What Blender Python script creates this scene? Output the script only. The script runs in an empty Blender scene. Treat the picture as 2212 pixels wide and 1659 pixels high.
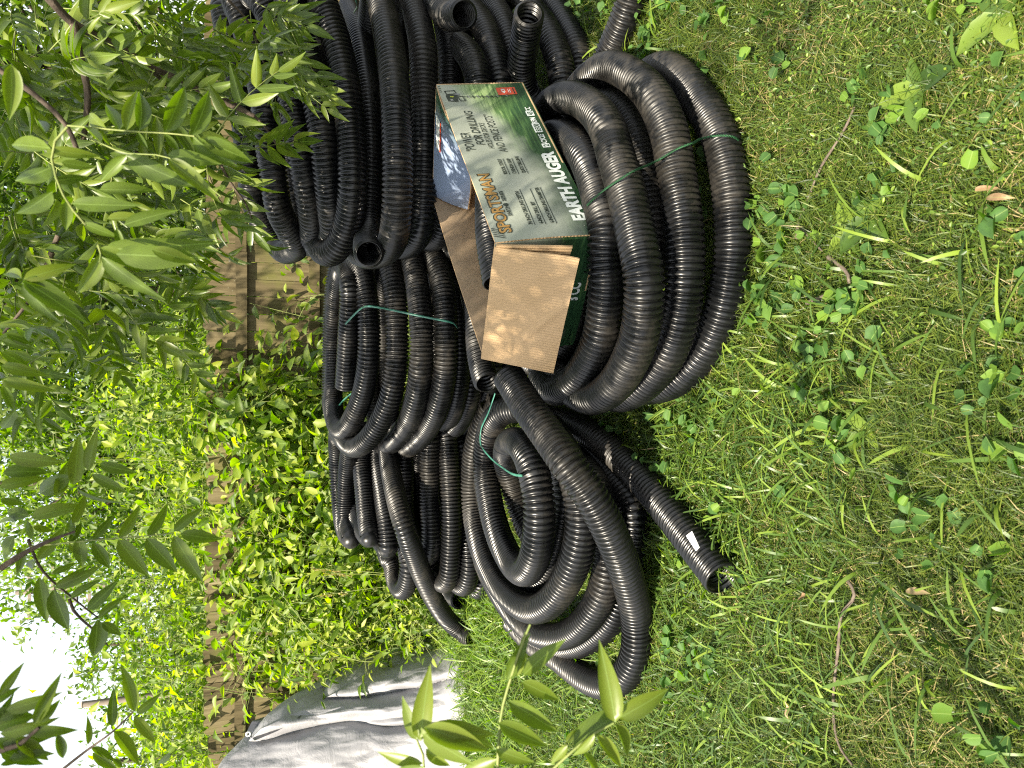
import bpy, math, random
import numpy as np
from mathutils import Vector, Matrix
# ---------------------------------------------------------------- camera, sky, sun, exposure
S = bpy.context.scene
COL = S.collection
FOC, PITCH, EYE = 1650.0, math.radians(19.8), 1.45
cP, sP = math.cos(PITCH), math.sin(PITCH)
cam_d = bpy.data.cameras.new('camera'); cam = bpy.data.objects.new('camera', cam_d); COL.objects.link(cam)
cam_d.sensor_width = 36.0; cam_d.lens = 36.0*FOC/2212.0; cam_d.clip_end = 2000; cam_d.clip_start = 0.05
down = Vector((0, -sP, -cP)); right = Vector((1, 0, 0)); fwd = Vector((0, cP, -sP))
# the phone was held on its side: picture +x points to the ground, picture +y to the right
cam.matrix_world = Matrix(((down.x, right.x, -fwd.x, 0), (down.y, right.y, -fwd.y, 0), (down.z, right.z, -fwd.z, EYE), (0, 0, 0, 1)))
S.camera = cam
cam_d.dof.use_dof = True; cam_d.dof.focus_distance = 3.0; cam_d.dof.aperture_fstop = 7.6

SUN = Vector((-0.36, -0.50, 0.79)).normalized()
sun_el = math.asin(SUN.z)
sun_rot = math.atan2(SUN.x, SUN.y)
w = bpy.data.worlds.new("World"); S.world = w; w.use_nodes = True
nt = w.node_tree; nt.nodes.clear()
sky = nt.nodes.new('ShaderNodeTexSky'); sky.sky_type = 'NISHITA'; sky.sun_disc = False
sky.sun_elevation = sun_el; sky.sun_rotation = sun_rot; sky.air_density = 1.2; sky.dust_density = 3.0
bg = nt.nodes.new('ShaderNodeBackground'); bg.inputs[1].default_value = 0.105
# thin bright cloud over the whole sky
tc = nt.nodes.new('ShaderNodeTexCoord'); no = nt.nodes.new('ShaderNodeTexNoise'); no.inputs['Scale'].default_value = 2.2; no.inputs['Detail'].default_value = 6
rp = nt.nodes.new('ShaderNodeMapRange'); rp.inputs[1].default_value = 0.3; rp.inputs[2].default_value = 0.65; rp.inputs[3].default_value = 0.35; rp.inputs[4].default_value = 0.95
mx = nt.nodes.new('ShaderNodeMix'); mx.data_type = 'RGBA'
nt.links.new(tc.outputs['Generated'], no.inputs['Vector']); nt.links.new(no.outputs['Fac'], rp.inputs[0])
nt.links.new(rp.outputs[0], mx.inputs[0]); nt.links.new(sky.outputs[0], mx.inputs[6]); mx.inputs[7].default_value = (4.7, 4.8, 4.9, 1)
nt.links.new(mx.outputs[2], bg.inputs[0])
wo = nt.nodes.new('ShaderNodeOutputWorld'); nt.links.new(bg.outputs[0], wo.inputs[0])
sl = bpy.data.lights.new('sun', 'SUN'); sl.energy = 5.0; sl.angle = math.radians(0.5); sl.color = (1.0, 0.90, 0.73)
so = bpy.data.objects.new('sun', sl); COL.objects.link(so)
so.rotation_euler = (-SUN).to_track_quat('-Z', 'Y').to_euler(); so.location = (-4, -5, 9)
vs = S.view_settings; vs.view_transform = 'Standard'; vs.look = 'None'; vs.gamma = 1.0; vs.use_curve_mapping = False
vs.exposure = 1.85

S.cycles.use_denoising = False; S.cycles.filter_width = 1.15      # keeps the fine ribs, leaves a little grain
rng = np.random.default_rng(7)
random.seed(7)
# ---------------------------------------------------------------- helpers: photo ray -> world point
def dirv(x, y):
    r = (829.5-y)/FOC; d = (x-1106)/FOC
    return Vector((r, cP-d*sP, -sP-d*cP))
def Gz(x, y, z):
    z = float(z)
    v = dirv(x, y); t = (z-EYE)/v.z
    return Vector((0, 0, EYE)) + t*v
def Gt(x, y, t): return Vector((0, 0, EYE)) + t*dirv(x, y)
def GY(x, y, Y):
    v = dirv(x, y); return Vector((0, 0, EYE)) + (Y/v.y)*v
def region(ox, oy, sc): return lambda x, y: ((ox+x/sc)/1.8228, (oy+y/sc)/1.8228)
R7 = region(2000, 400, 1.2762); R3 = region(1800, 0, 1.6592); R2 = region(800, 0, 1.5082)
R4 = region(1200, 900, 1.6588); R5 = region(1300, 1500, 1.5078); R6 = region(1800, 1300, 1.1058); RF = region(1750, 0, 1.494)
RA = region(0, 0, 1.659); RB = region(0, 1000, 1.659); RC = region(0, 2000, 1.62); RD = region(1650, 250, 1.3825); RE = region(1500, 2300, 1.7015); RT = region(800, 1900, 1.476)

def tag(o, label=None, cat=None, group=None, kind=None):
    if label: o['label'] = label
    if cat: o['category'] = cat
    if group: o['group'] = group
    if kind: o['kind'] = kind
    return o
def empty(name, loc, label, cat, group=None):
    o = bpy.data.objects.new(name, None); COL.objects.link(o); o.location = loc; o.empty_display_size = 0.1
    return tag(o, label, cat, group)
def mk(name, V, Fc, mats, parent=None, smooth=True, uv=None, rnd=None, midx=None):
    """numpy verts + list of face index arrays (each Nx3 or Nx4) -> ONE mesh object"""
    V = np.asarray(V, dtype=np.float32).reshape(-1, 3)
    if not isinstance(Fc, list) or isinstance(Fc[0][0], (int, np.integer)): Fc = [Fc]
    Fc = [np.asarray(f, dtype=np.int32) for f in Fc if len(f)]
    me = bpy.data.meshes.new(name)
    me.vertices.add(len(V)); 
    if parent is not None:
        V = V - np.array(parent.location, dtype=np.float32)
        if parent.parent is not None: V = V - np.array(parent.parent.location, dtype=np.float32)
    me.vertices.foreach_set('co', V.ravel())
    tot = np.concatenate([np.full(len(f), f.shape[1], dtype=np.int32) for f in Fc])
    idx = np.concatenate([f.ravel() for f in Fc])
    me.loops.add(len(idx)); me.loops.foreach_set('vertex_index', idx)
    me.polygons.add(len(tot)); st = np.concatenate([[0], np.cumsum(tot)[:-1]]).astype(np.int32)
    me.polygons.foreach_set('loop_start', st)
    me.polygons.foreach_set('use_smooth', np.full(len(tot), smooth, dtype=bool))
    for m in (mats if isinstance(mats, (list, tuple)) else [mats]): me.materials.append(m)
    if midx is not None: me.polygons.foreach_set('material_index', np.asarray(midx, dtype=np.int32))
    if uv is not None:
        u = me.uv_layers.new(name='UVMap'); u.data.foreach_set('uv', np.asarray(uv, dtype=np.float32)[idx].ravel())
    if rnd is not None:
        a = me.attributes.new('rnd', 'FLOAT', 'POINT'); a.data.foreach_set('value', np.asarray(rnd, dtype=np.float32))
    me.update(calc_edges=True); me.validate()
    o = bpy.data.objects.new(name, me); COL.objects.link(o)
    if parent is not None: o.parent = parent
    return o
class N:
    """tiny node helper"""
    def __init__(s, name):
        s.m = bpy.data.materials.new(name); s.m.use_nodes = True; s.t = s.m.node_tree; s.t.nodes.clear()
        s.out = s.n('OutputMaterial')
    def n(s, typ, **kw):
        x = s.t.nodes.new('ShaderNode'+typ)
        for k, v in kw.items():
            if k.startswith('i_'):
                k = k[2:]; k = int(k) if k.isdigit() else k.replace('_', ' ')
                if isinstance(v, bpy.types.NodeSocket): s.t.links.new(v, x.inputs[k])
                else: x.inputs[k].default_value = v
            else: setattr(x, k, v)
        return x
    def ramp(s, fac, stops):
        r = s.n('ValToRGB'); s.t.links.new(fac, r.inputs[0]); e = r.color_ramp.elements
        while len(e) < len(stops): e.new(0.5)
        for q, (p, c) in zip(e, stops): q.position = p; q.color = (*c, 1) if len(c) == 3 else c
        return r.outputs[0]
    def noise(s, vec=None, scale=5, detail=4, rough=0.5, dist=0):
        x = s.n('TexNoise', i_Scale=scale, i_Detail=detail, i_Roughness=rough, i_Distortion=dist)
        if vec is not None: s.t.links.new(vec, x.inputs['Vector'])
        return x.outputs['Fac']
    def mix(s, f, a, b, mode='MIX'):
        x = s.n('Mix', data_type='RGBA', blend_type=mode)
        for k, v in ((0, f), (6, a), (7, b)):
            if isinstance(v, bpy.types.NodeSocket): s.t.links.new(v, x.inputs[k])
            else: x.inputs[k].default_value = v if k == 0 else (*v, 1)
        return x.outputs[2]
    def math(s, op, a, b=0.0):
        x = s.n('Math', operation=op)
        for k, v in ((0, a), (1, b)):
            if isinstance(v, bpy.types.NodeSocket): s.t.links.new(v, x.inputs[k])
            else: x.inputs[k].default_value = v
        return x.outputs[0]
    def bump(s, h, strength=0.3, dist=0.01): return s.n('Bump', i_Height=h, i_Strength=strength, i_Distance=dist).outputs[0]
    def end(s, sh): s.t.links.new(sh, s.out.inputs[0]); return s.m
    def pbr(s, col, rough=0.5, spec=0.5, normal=None, metal=0.0):
        b = s.n('BsdfPrincipled')
        for k, v in (('Base Color', col), ('Roughness', rough), ('Specular IOR Level', spec), ('Normal', normal), ('Metallic', metal)):
            if v is None: continue
            if isinstance(v, bpy.types.NodeSocket): s.t.links.new(v, b.inputs[k])
            else: b.inputs[k].default_value = (*v, 1) if k == 'Base Color' else v
        return s.end(b.outputs[0])
def coord(n, which='Object', scale=(1, 1, 1)):
    t = n.n('TexCoord').outputs[which]
    return n.n('Mapping', i_Vector=t, i_Scale=scale).outputs[0]

# ---------------------------------------------------------------- materials
def m_pipe():
    n = N('black_polyethylene'); c = coord(n)
    d = n.noise(c, 3.0, 5, 0.6); d2 = n.noise(c, 60, 3)
    f = n.math('MULTIPLY', d, d2)
    col = n.ramp(f, [(0.15, (0.004, 0.0045, 0.005)), (0.40, (0.007, 0.007, 0.0075)), (0.62, (0.03, 0.027, 0.023))])
    ro = n.n('MapRange', i_0=d, i_1=0.3, i_2=0.7, i_3=0.25, i_4=0.37).outputs[0]
    du = n.n('MapRange', i_0=n.math('ADD', n.math('MULTIPLY', n.noise(c, 2.1, 4, 0.6), 0.7), n.math('MULTIPLY', n.noise(c, 45, 4, 0.7), 0.3)), i_1=0.50, i_2=0.62, i_4=0.55).outputs[0]
    col = n.mix(du, col, (0.035, 0.031, 0.025)); ro = n.math('ADD', ro, n.math('MULTIPLY', du, 0.25))
    return n.pbr(col, ro, 0.36, n.bump(n.noise(c, 140, 3), 0.08, 0.002))
def m_leaf(name, cols, trans=0.45, rough=0.42, veins=True, tcol=None, tval=2.1, spec=0.45):
    n = N(name)
    a = n.n('Attribute', attribute_name='rnd').outputs['Fac']
    uv = n.n('TexCoord').outputs['UV']
    col = n.ramp(a, cols)
    if veins: col = n.mix(n.n('MapRange', i_0=n.noise(coord(n), 60, 3, 0.6), i_1=.45, i_2=.7, i_4=.35).outputs[0], col, tuple(min(1, x*1.5) for x in cols[1][1]))
    if veins:
        sp = n.n('SeparateXYZ', i_0=uv); v = n.math('ABSOLUTE', n.math('SUBTRACT', sp.outputs[1], 0.5))
        mid = n.math('LESS_THAN', v, 0.024)
        ph = n.math('ADD', n.math('MULTIPLY', sp.outputs[0], 13.0), n.math('MULTIPLY', v, -9.0))
        side = n.math('LESS_THAN', n.math('FRACT', ph), 0.12)
        vv = n.math('MAXIMUM', mid, n.math('MULTIPLY', side, 0.35))
        col = n.mix(n.math('MULTIPLY', vv, 0.55), col, (0.20, 0.28, 0.08))
    tr = n.mix(1.0, col, tcol or (1.0, 1.25, 0.28), 'MULTIPLY')
    tr = n.n('HueSaturation', i_Saturation=1.15, i_Value=tval, i_Color=tr).outputs[0]
    b = n.n('BsdfPrincipled', i_Base_Color=col, i_Roughness=rough, i_Specular_IOR_Level=spec)
    t = n.n('BsdfTranslucent', i_Color=tr)
    return n.end(n.n('MixShader', i_0=trans, i_1=b.outputs[0], i_2=t.outputs[0]).outputs[0])
def m_simple(name, c1, c2, scale=8, rough=0.7, bump=0.3, stretch=(1, 1, 1), spec=0.3, bd=0.01):
    n = N(name); c = coord(n, 'Object', stretch); f = n.noise(c, scale, 6, 0.6)
    return n.pbr(n.ramp(f, [(0.3, c1), (0.7, c2)]), rough, spec, n.bump(f, bump, bd))
M = {}
M['pipe'] = m_pipe()
M['strap'] = m_simple('green_strap', (0.025, 0.11, 0.08), (0.05, 0.19, 0.14), 20, 0.35, 0.1, spec=0.5)
M['twine'] = m_simple('green_twine', (0.006, 0.035, 0.012), (0.012, 0.06, 0.022), 60, 0.6)
M['label'] = m_simple('paper_label', (0.65, 0.66, 0.63), (0.8, 0.8, 0.78), 30, 0.5, 0.1)
M['bark'] = m_simple('bark', (0.045, 0.034, 0.026), (0.11, 0.085, 0.065), 40, 0.85, 0.8, spec=0.2)
M['twig'] = m_simple('dead_twig', (0.05, 0.038, 0.03), (0.15, 0.12, 0.095), 40, 0.85, 0.6, spec=0.2)

# ---------------------------------------------------------------- splines and corrugated pipe
def catmull(P, step):
    P = [Vector(p) for p in P]
    P = [P[0]*2-P[1]] + P + [P[-1]*2-P[-2]]
    out = []
    for i in range(1, len(P)-2):
        p0, p1, p2, p3 = P[i-1:i+3]
        a = 0.5; t0 = 0; t1 = t0+max((p1-p0).length, 1e-4)**a; t2 = t1+max((p2-p1).length, 1e-4)**a; t3 = t2+max((p3-p2).length, 1e-4)**a
        k = max(4, int((p2-p1).length/0.02))
        for j in range(k):
            t = t1+(t2-t1)*j/k
            A1 = p0*((t1-t)/(t1-t0))+p1*((t-t0)/(t1-t0)); A2 = p1*((t2-t)/(t2-t1))+p2*((t-t1)/(t2-t1)); A3 = p2*((t3-t)/(t3-t2))+p3*((t-t2)/(t3-t2))
            B1 = A1*((t2-t)/(t2-t0))+A2*((t-t0)/(t2-t0)); B2 = A2*((t3-t)/(t3-t1))+A3*((t-t1)/(t3-t1))
            out.append(B1*((t2-t)/(t2-t1))+B2*((t-t1)/(t2-t1)))
    out.append(P[-2])
    A = np.array([list(p) for p in out])
    for _ in range(3):                          # the pipe is stiff: ease small kinks
        A[1:-1] = 0.25*A[:-2]+0.5*A[1:-1]+0.25*A[2:]
    L = np.concatenate([[0], np.cumsum(np.linalg.norm(np.diff(A, axis=0), axis=1))])
    return A, L
def frames(A):
    T = np.gradient(A, axis=0); T /= np.linalg.norm(T, axis=1)[:, None]
    n0 = np.cross(T[0], [0, 0, 1.0]); 
    if np.linalg.norm(n0) < 1e-3: n0 = np.array([1.0, 0, 0])
    n0 /= np.linalg.norm(n0); Ns = [n0]
    for i in range(1, len(A)):
        v = Ns[-1]-T[i]*np.dot(Ns[-1], T[i]); Ns.append(v/np.linalg.norm(v))
    Ns = np.array(Ns); return T, Ns, np.cross(T, Ns)
RIB = 0.0196
def pipe_np(P, r=0.0595, seg=22, open_a=True, open_b=True):
    A, L = catmull(P, 0.02)
    nr = int(L[-1]/RIB); prof = [(0.0, 0.835), (0.14, 0.835), (0.26, 0.92), (0.38, 0.972), (0.52, 0.997), (0.64, 0.997), (0.78, 0.972), (0.89, 0.92)]
    s = np.array([(k+a)*RIB for k in range(nr) for a, _ in prof]); rr = np.array([b*r for k in range(nr) for _, b in prof])
    Q = np.stack([np.interp(s, L, A[:, i]) for i in range(3)], 1)
    T, Nn, B = frames(Q)
    def rings(Q, Nn, B, rr):
        a = np.linspace(0, 2*np.pi, seg, endpoint=False)
        return (Q[:, None]+rr[:, None, None]*(np.cos(a)[None, :, None]*Nn[:, None]+np.sin(a)[None, :, None]*B[:, None]))
    parts = []
    k = min(len(Q), 90)
    W = rings(Q, Nn, B, rr)
    seq = [W]
    if open_a: seq = [rings(Q[:k][::-1], Nn[:k][::-1], B[:k][::-1], rr[:k][::-1]*0.93)]+seq
    if open_b: seq = seq+[rings(Q[-k:][::-1], Nn[-k:][::-1], B[-k:][::-1], rr[-k:][::-1]*0.93)]
    V = np.concatenate(seq); m = len(V)
    i = np.arange(m-1)[:, None]*seg; j = np.arange(seg)[None]; j2 = (j+1) % seg
    Fq = np.stack([i+j, i+j2, i+seg+j2, i+seg+j], -1).reshape(-1, 4)
    return V.reshape(-1, 3), Fq
def join(parts):
    Vs, Fs, off = [], [], 0
    for V, Fq in parts:
        Vs.append(V); Fs.append(np.asarray(Fq)+off); off += len(V)
    return np.concatenate(Vs), np.concatenate(Fs)
def tube_np(P, r0, r1, seg=8, step=0.02, knob=0.0):
    A, L = catmull(P, step)
    n = max(3, int(L[-1]/step)); s = np.linspace(0, L[-1], n)
    Q = np.stack([np.interp(s, L, A[:, i]) for i in range(3)], 1); T, Nn, B = frames(Q)
    rr = np.linspace(r0, r1, n)*(1+knob*(rng.random(n)-.5)); a = np.linspace(0, 2*np.pi, seg, endpoint=False)
    V = Q[:, None]+rr[:, None, None]*(np.cos(a)[None, :, None]*Nn[:, None]+np.sin(a)[None, :, None]*B[:, None])
    i = np.arange(n-1)[:, None]*seg; j = np.arange(seg)[None]; j2 = (j+1) % seg
    return V.reshape(-1, 3), np.stack([i+j, i+j2, i+seg+j2, i+seg+j], -1).reshape(-1, 4)
def ribbon_np(P, wdir, width):
    """flat strap with a little thickness"""
    A, L = catmull(P, 0.02); T = np.gradient(A, axis=0); T /= np.linalg.norm(T, axis=1)[:, None]
    wd = np.array(wdir, float)[None]; W = wd-T*(T*wd).sum(1)[:, None]; W /= np.linalg.norm(W, axis=1)[:, None]; Nn = np.cross(T, W)
    h = width/2; th = 0.0012
    V = np.stack([A+W*h+Nn*th, A-W*h+Nn*th, A-W*h-Nn*th, A+W*h-Nn*th], 1)
    n = len(A); i = np.arange(n-1)[:, None]*4; j = np.arange(4)[None]; j2 = (j+1) % 4
    return V.reshape(-1, 3), np.stack([i+j, i+j2, i+4+j2, i+4+j], -1).reshape(-1, 4)
def loop(Rg, zs, pts):
    n = len(pts); out = []
    for i, p in enumerate(pts):
        u = i/(n-1); z = np.interp(u, np.linspace(0, 1, len(zs)), zs)
        out.append(Gz(*Rg(*p), z))
    return out
def loopt(Rg, ts, pts):
    n = len(pts)
    return [Gt(*Rg(*p), float(np.interp(i/(n-1), np.linspace(0, 1, len(ts)), ts))) for i, p in enumerate(pts)]
def wind(loops, cen, squash=1.0):
    """join the front arcs (right to left) by arcs round the back of the ring"""
    P = []
    for k, L in enumerate(loops):
        P += L; cx, cy = cen[k] if isinstance(cen, list) else cen
        if k+1 < len(loops):
            a, b = L[-1], loops[k+1][0]
            hw = (b.x-a.x)/2; cm = (a.x+b.x)/2; yb = cy+max(abs(hw), .3)*.95
            for i in range(1, 12):
                u = i/12; yl = a.y+(b.y-a.y)*u
                P.append(Vector((cm-hw*math.cos(math.pi*u)-.02*math.sin(2*math.pi*u), yl+(yb-yl)*math.sin(math.pi*u)**.8, a.z+(b.z-a.z)*u)))
    return P
# ---------------------------------------------------------------- the coils of drain pipe
GRP = 'coils of black corrugated drain pipe'
def coil(name, loc, label, tubes, cat='pipe coil', group=GRP):
    root = empty(name, loc, label, cat, group)
    V, Fq = join([pipe_np(P, **kw) for P, kw in tubes])
    mk('pipe', V, Fq, M['pipe'], root)
    return root
# coil A, in front, under the carton
A1 = loop(R3, [.07, .06, .06], [(1330, 450), (1450, 500), (1560, 620), (1650, 760), (1720, 900), (1760, 1050), (1790, 1250), (1800, 1450), (1800, 1650)]) + \
     loop(R7, [.06, .06], [(1110, 900), (1080, 1040), (1030, 1180), (950, 1300), (840, 1400), (720, 1440)])
A2 = loop(R3, [.16, .22, .21], [(830, 540), (900, 480), (1000, 440), (1130, 490), (1250, 590), (1330, 720), (1390, 880), (1420, 1050), (1450, 1250), (1480, 1450), (1490, 1600)]) + \
     loop(R7, [.21, .17], [(890, 900), (870, 1060), (820, 1230), (740, 1360), (640, 1450), (540, 1480), (470, 1440)])
A3 = loop(R3, [.26, .36, .37], [(570, 720), (640, 655), (760, 640), (890, 715), (990, 860), (1045, 1050), (1090, 1200), (1130, 1350), (1170, 1550)]) + \
     loop(R7, [.37, .28], [(680, 850), (685, 1000), (665, 1160), (610, 1310), (530, 1430), (430, 1490), (330, 1460), (260, 1380)])
A4 = loop(R3, [.26, .36, .38], [(620, 880), (700, 880), (780, 950), (850, 1050), (900, 1180), (940, 1330), (980, 1500)]) + \
     loop(R7, [.38, .31], [(490, 780), (500, 900), (490, 1020), (465, 1180), (400, 1320), (320, 1420), (230, 1450), (170, 1400)])
A5 = loop(R7, [.23, .23], [(330, 640), (370, 800), (380, 950), (355, 1080), (310, 1190), (230, 1280), (140, 1320), (80, 1290)])
A6 = loop(R3, [.12, .14, .12], [(960, 640), (1060, 680), (1140, 790), (1200, 950), (1230, 1100), (1260, 1300), (1290, 1500)]) + \
     loop(R7, [.12, .1], [(690, 1000), (650, 1200), (540, 1330)])
cA = (0.50, 2.58)
coilA = coil('pipe_coil', (0.5, 2.6, 0), 'black pipe coil under the printed carton, bound with dark green twine, nearest the grass',
     [(wind([A6, A1, A2, A3, A4, A5], cA), {})])
# coil B, tall stack at the right
cB = [(1.12, 3.42), (1.12, 3.42), (1.12, 3.46), (1.13, 3.62), (1.15, 3.72), (1.17, 3.85), (1.2, 4.0), (1.2, 4.1)]
B1 = loop(R2, [.55, .56, .56], [(1400, -60), (1440, 120), (1470, 300), (1470, 500), (1470, 800), (1460, 1100), (1430, 1300), (1395, 1400)])
B2 = loop(R2, [.72, .72, .72], [(1215, -60), (1275, 120), (1305, 300), (1310, 550), (1315, 800), (1312, 1000), (1305, 1200), (1290, 1350), (1250, 1430)])
B3 = loop(R2, [.88, .88, .87], [(1025, -60), (1080, 120), (1120, 350), (1140, 550), (1150, 800), (1155, 1000), (1152, 1200), (1140, 1360), (1110, 1460)])
B3b = loop(R2, [.90, .90, .90], [(880, 60), (930, 180), (965, 400), (990, 600), (1005, 900), (1012, 1150), (1005, 1260)])
B4 = loopt(R2, [3.12, 3.03, 3.03, 3.25], [(680, -60), (750, 120), (805, 300), (845, 500), (870, 700), (885, 900), (888, 1100), (875, 1260), (840, 1390), (780, 1490)]) + \
     loopt(R2, [3.35, 3.5], [(720, 1500), (665, 1430)])
B5 = loopt(R2, [3.15, 3.05, 3.06, 3.3], [(480, -60), (540, 120), (600, 300), (655, 500), (695, 700), (725, 900), (745, 1100), (765, 1280), (775, 1370)])
B6 = loopt(R2, [3.2, 3.12, 3.12, 3.4], [(300, -60), (400, 100), (460, 300), (510, 500), (550, 700), (580, 900), (615, 1100), (645, 1280), (650, 1370)])
B7 = loopt(R2, [3.35, 3.25, 3.25, 3.55], [(190, 0), (260, 200), (310, 350), (360, 600), (390, 850), (420, 1050), (450, 1250), (520, 1380), (560, 1450)])
B8 = loopt(R2, [3.55, 3.45, 3.4, 3.7], [(120, 40), (145, 200), (190, 430), (235, 640), (260, 850), (280, 1050), (300, 1180), (340, 1300), (390, 1380)])
coilB = coil('pipe_coil', (1.1, 3.4, 0.6), 'tall upper right stack of black corrugated pipe loops under the overhanging leaves',
     [(wind([B1, B2, B3, B4, B5, B6, B7, B8], cB), {}),
      ([Gt(*R2(985, 1508), 2.98), Gt(*R2(975, 1440), 3.14), Gt(*R2(985, 1330), 3.25)] + [Gz(*R2(1000, 900), .90), Gz(*R2(985, 600), .9), Gz(*R2(960, 400), .9), Gz(*R2(925, 180), .9), Gz(*R2(870, 40), .9)], {})])
# coil F, low at the right under the stack
cF = (1.25, 3.7)
F1 = loop(RF, [.07, .07], [(560, -60), (640, 30), (720, 160), (780, 290), (800, 420), (790, 560), (760, 700)])
F2 = loop(RF, [.18, .18], [(400, -60), (520, 60), (610, 190), (660, 310), (690, 430), (700, 560), (690, 700)])
F3 = loop(RF, [.30, .30], [(200, -60), (300, 50), (360, 170), (400, 320), (410, 480), (400, 650)])
F4 = loop(RF, [.42, .40], [(130, 60), (220, 140), (270, 260), (310, 400), (330, 520), (330, 700)])
F5 = loop(RF, [.52, .50], [(40, 260), (150, 330), (190, 420), (210, 560), (200, 700)])
for L in (F1, F2, F3, F4, F5): L += [Vector((0.66, 3.45, L[-1].z))]
coilF = coil('pipe_coil', (1.35, 3.8, 0), 'low black pipe coil in shade beneath the tall stack, with a torn pipe end',
     [(wind([F1, F2, F3, F4, F5], cF), {}),
      (loop(RF, [.40, .38, .36, .33, .28, .2], [(500, 75), (485, 160), (465, 290), (450, 400), (470, 520), (540, 640)]), {}),
      ([Gz(*RF(115, 85), .62), Gz(*RF(120, 85), .62)+Vector((.10, .22, .02)), Gz(*RF(120, 85), .62)+Vector((.35, .40, .04)), Gz(*RF(120, 85), .62)+Vector((.6, .4, .04))], {})])
# coil C, back centre
cC = (0.22, 4.35)
C1 = loop(R4, [.50, .50, .50], [(780, 80), (850, 200), (895, 350), (918, 550), (922, 800), (910, 980), (870, 1160), (800, 1310), (720, 1400), (650, 1440)])
C2 = loop(R4, [.61, .61, .61, .57], [(640, 60), (700, 200), (735, 380), (760, 600), (762, 850), (742, 1040), (700, 1210), (620, 1350), (530, 1430), (460, 1420)])
C3 = loopt(R4, [4.0, 3.83, 3.83, 4.0, 4.4], [(500, 60), (550, 220), (585, 400), (602, 650), (595, 920), (560, 1100), (500, 1250), (420, 1370), (330, 1430), (260, 1380)])
C4 = loopt(R4, [4.05, 3.9, 3.9, 4.12, 4.55], [(330, 160), (370, 280), (400, 420), (420, 620), (420, 800), (405, 960), (370, 1110), (310, 1250), (250, 1320), (205, 1270)])
C5 = [Gz(*R4(300, 380), .90), Gz(*R4(300, 500), .90), Gz(*R4(288, 700), .90), Gz(*R4(277, 900), .90), Gz(*R4(268, 1040), .90)]
C5b = [Gt(*R4(186, 1120), 4.75), Gt(*R4(186, 950), 4.82), Gt(*R4(188, 800), 4.85), Gt(*R4(192, 600), 4.8), Gt(*R4(205, 420), 4.65), Gt(*R4(240, 280), 4.45), Gt(*R4(285, 260), 4.22)]
C5c = [Gt(*R4(x, y), 4.97) for x, y in [(172, 1130), (172, 900), (172, 700), (180, 500), (200, 300), (230, 160), (300, 60)]]
coilC = coil('pipe_coil', (0, 4.2, 0.4), 'middle black pipe coil before the fence, tied with pale green straps',
     [(wind([C1, C2, C3], cC) + C5c[:1] + C5c[1:], {}), (C4 + C5b + C5, {})])
# coil G under coil C
cG = (0.22, 4.35)
G1 = loop(R4, [.30, .30, .28], [(1010, 250), (1060, 450), (1085, 640), (1090, 850), (1085, 1050), (1050, 1180), (990, 1290), (930, 1320)])
G2 = loop(R4, [.18, .18, .17], [(1150, 250), (1200, 500), (1220, 800), (1210, 1000), (1160, 1120), (1100, 1240), (1010, 1320), (950, 1310)])
G3 = loop(R4, [.40, .40, .38], [(930, 250), (980, 450), (1005, 650), (1010, 900), (990, 1080), (950, 1220), (900, 1260)])
G4 = loop(R4, [.06, .06], [(1230, 300), (1300, 600), (1310, 900), (1260, 1130), (1180, 1290), (1080, 1380)])
coilG = coil('pipe_coil', (0.1, 3.9, 0), 'black pipe coil squeezed under the strapped middle coil, mostly in shadow',
     [(wind([G4, G2, G1, G3], cG), {}), ([Gz(*R4(1190, 1010), .40), Gz(*R4(1165, 940), .40), Gz(*R4(1140, 820), .40), Gz(*R4(1130, 700), .39), Gz(*R4(1120, 560), .37), Gz(*R4(1090, 420), .36)], {}),
      ([Gz(*R4(885, 1425), .36), Gz(*R4(885, 1380), .36)+Vector((.1, .12, 0)), Gz(*R4(900, 1300), .36)+Vector((.2, .3, 0))], {})])
# coil D, far left
cD = (-0.68, 4.75)
D1 = loop(R5, [.80, .80], [(140, 300), (112, 450), (97, 600), (92, 750), (98, 860), (125, 940)])
D2 = loop(R5, [.72, .72], [(190, 300), (185, 450), (200, 620), (215, 780), (228, 880), (238, 930)])
D3 = loop(R5, [.62, .62], [(270, 300), (285, 480), (315, 680), (340, 850), (345, 950), (345, 990)])
D4 = loop(R5, [.50, .50], [(430, 300), (440, 500), (440, 800), (450, 950), (470, 1100), (455, 1210), (420, 1240)]) + loop(R5, [.50, .5], [(385, 1180), (365, 1080)])
D5 = loop(R5, [.42, .42], [(590, 300), (592, 500), (592, 700), (600, 850), (600, 980), (580, 1040)])
D6 = loop(R5, [.32, .32], [(690, 300), (703, 450), (715, 650), (722, 850), (717, 1020), (705, 1160), (680, 1200)])
D7 = loop(R5, [.21, .21], [(780, 400), (795, 700), (820, 920), (830, 1080), (815, 1190), (790, 1220)])
D8 = loop(R5, [.08, .08], [(850, 400), (870, 800), (890, 1050), (905, 1180), (890, 1240)])
D9 = loop(R5, [.58, .61, .62, .60, .53, .43, .31, .18, .09, .05], [(340, 400), (365, 560), (400, 720), (445, 880), (500, 1030), (560, 1180), (630, 1320), (710, 1430), (790, 1500), (850, 1530)])
coilD = coil('pipe_coil', (-0.7, 4.9, 0), 'black pipe coil beside the weeds and the tarp, one end trailing to the grass',
     [(wind([D8, D7, D6, D5, D4, D3, D2, D1, [Vector((-.3, 4.75, .86))]], cD), {}), ([Vector((-.1, 5.3, .52))]+D9, {}),
      ([Gz(*R5(768, 1302), .10), Gz(*R5(725, 1295), .10)+Vector((.02, .06, 0)), Gz(*R5(700, 1280), .12)+Vector((.1, .2, 0)), Gz(*R5(690, 1240), .14)+Vector((.22, .3, 0))], {})])
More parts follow.
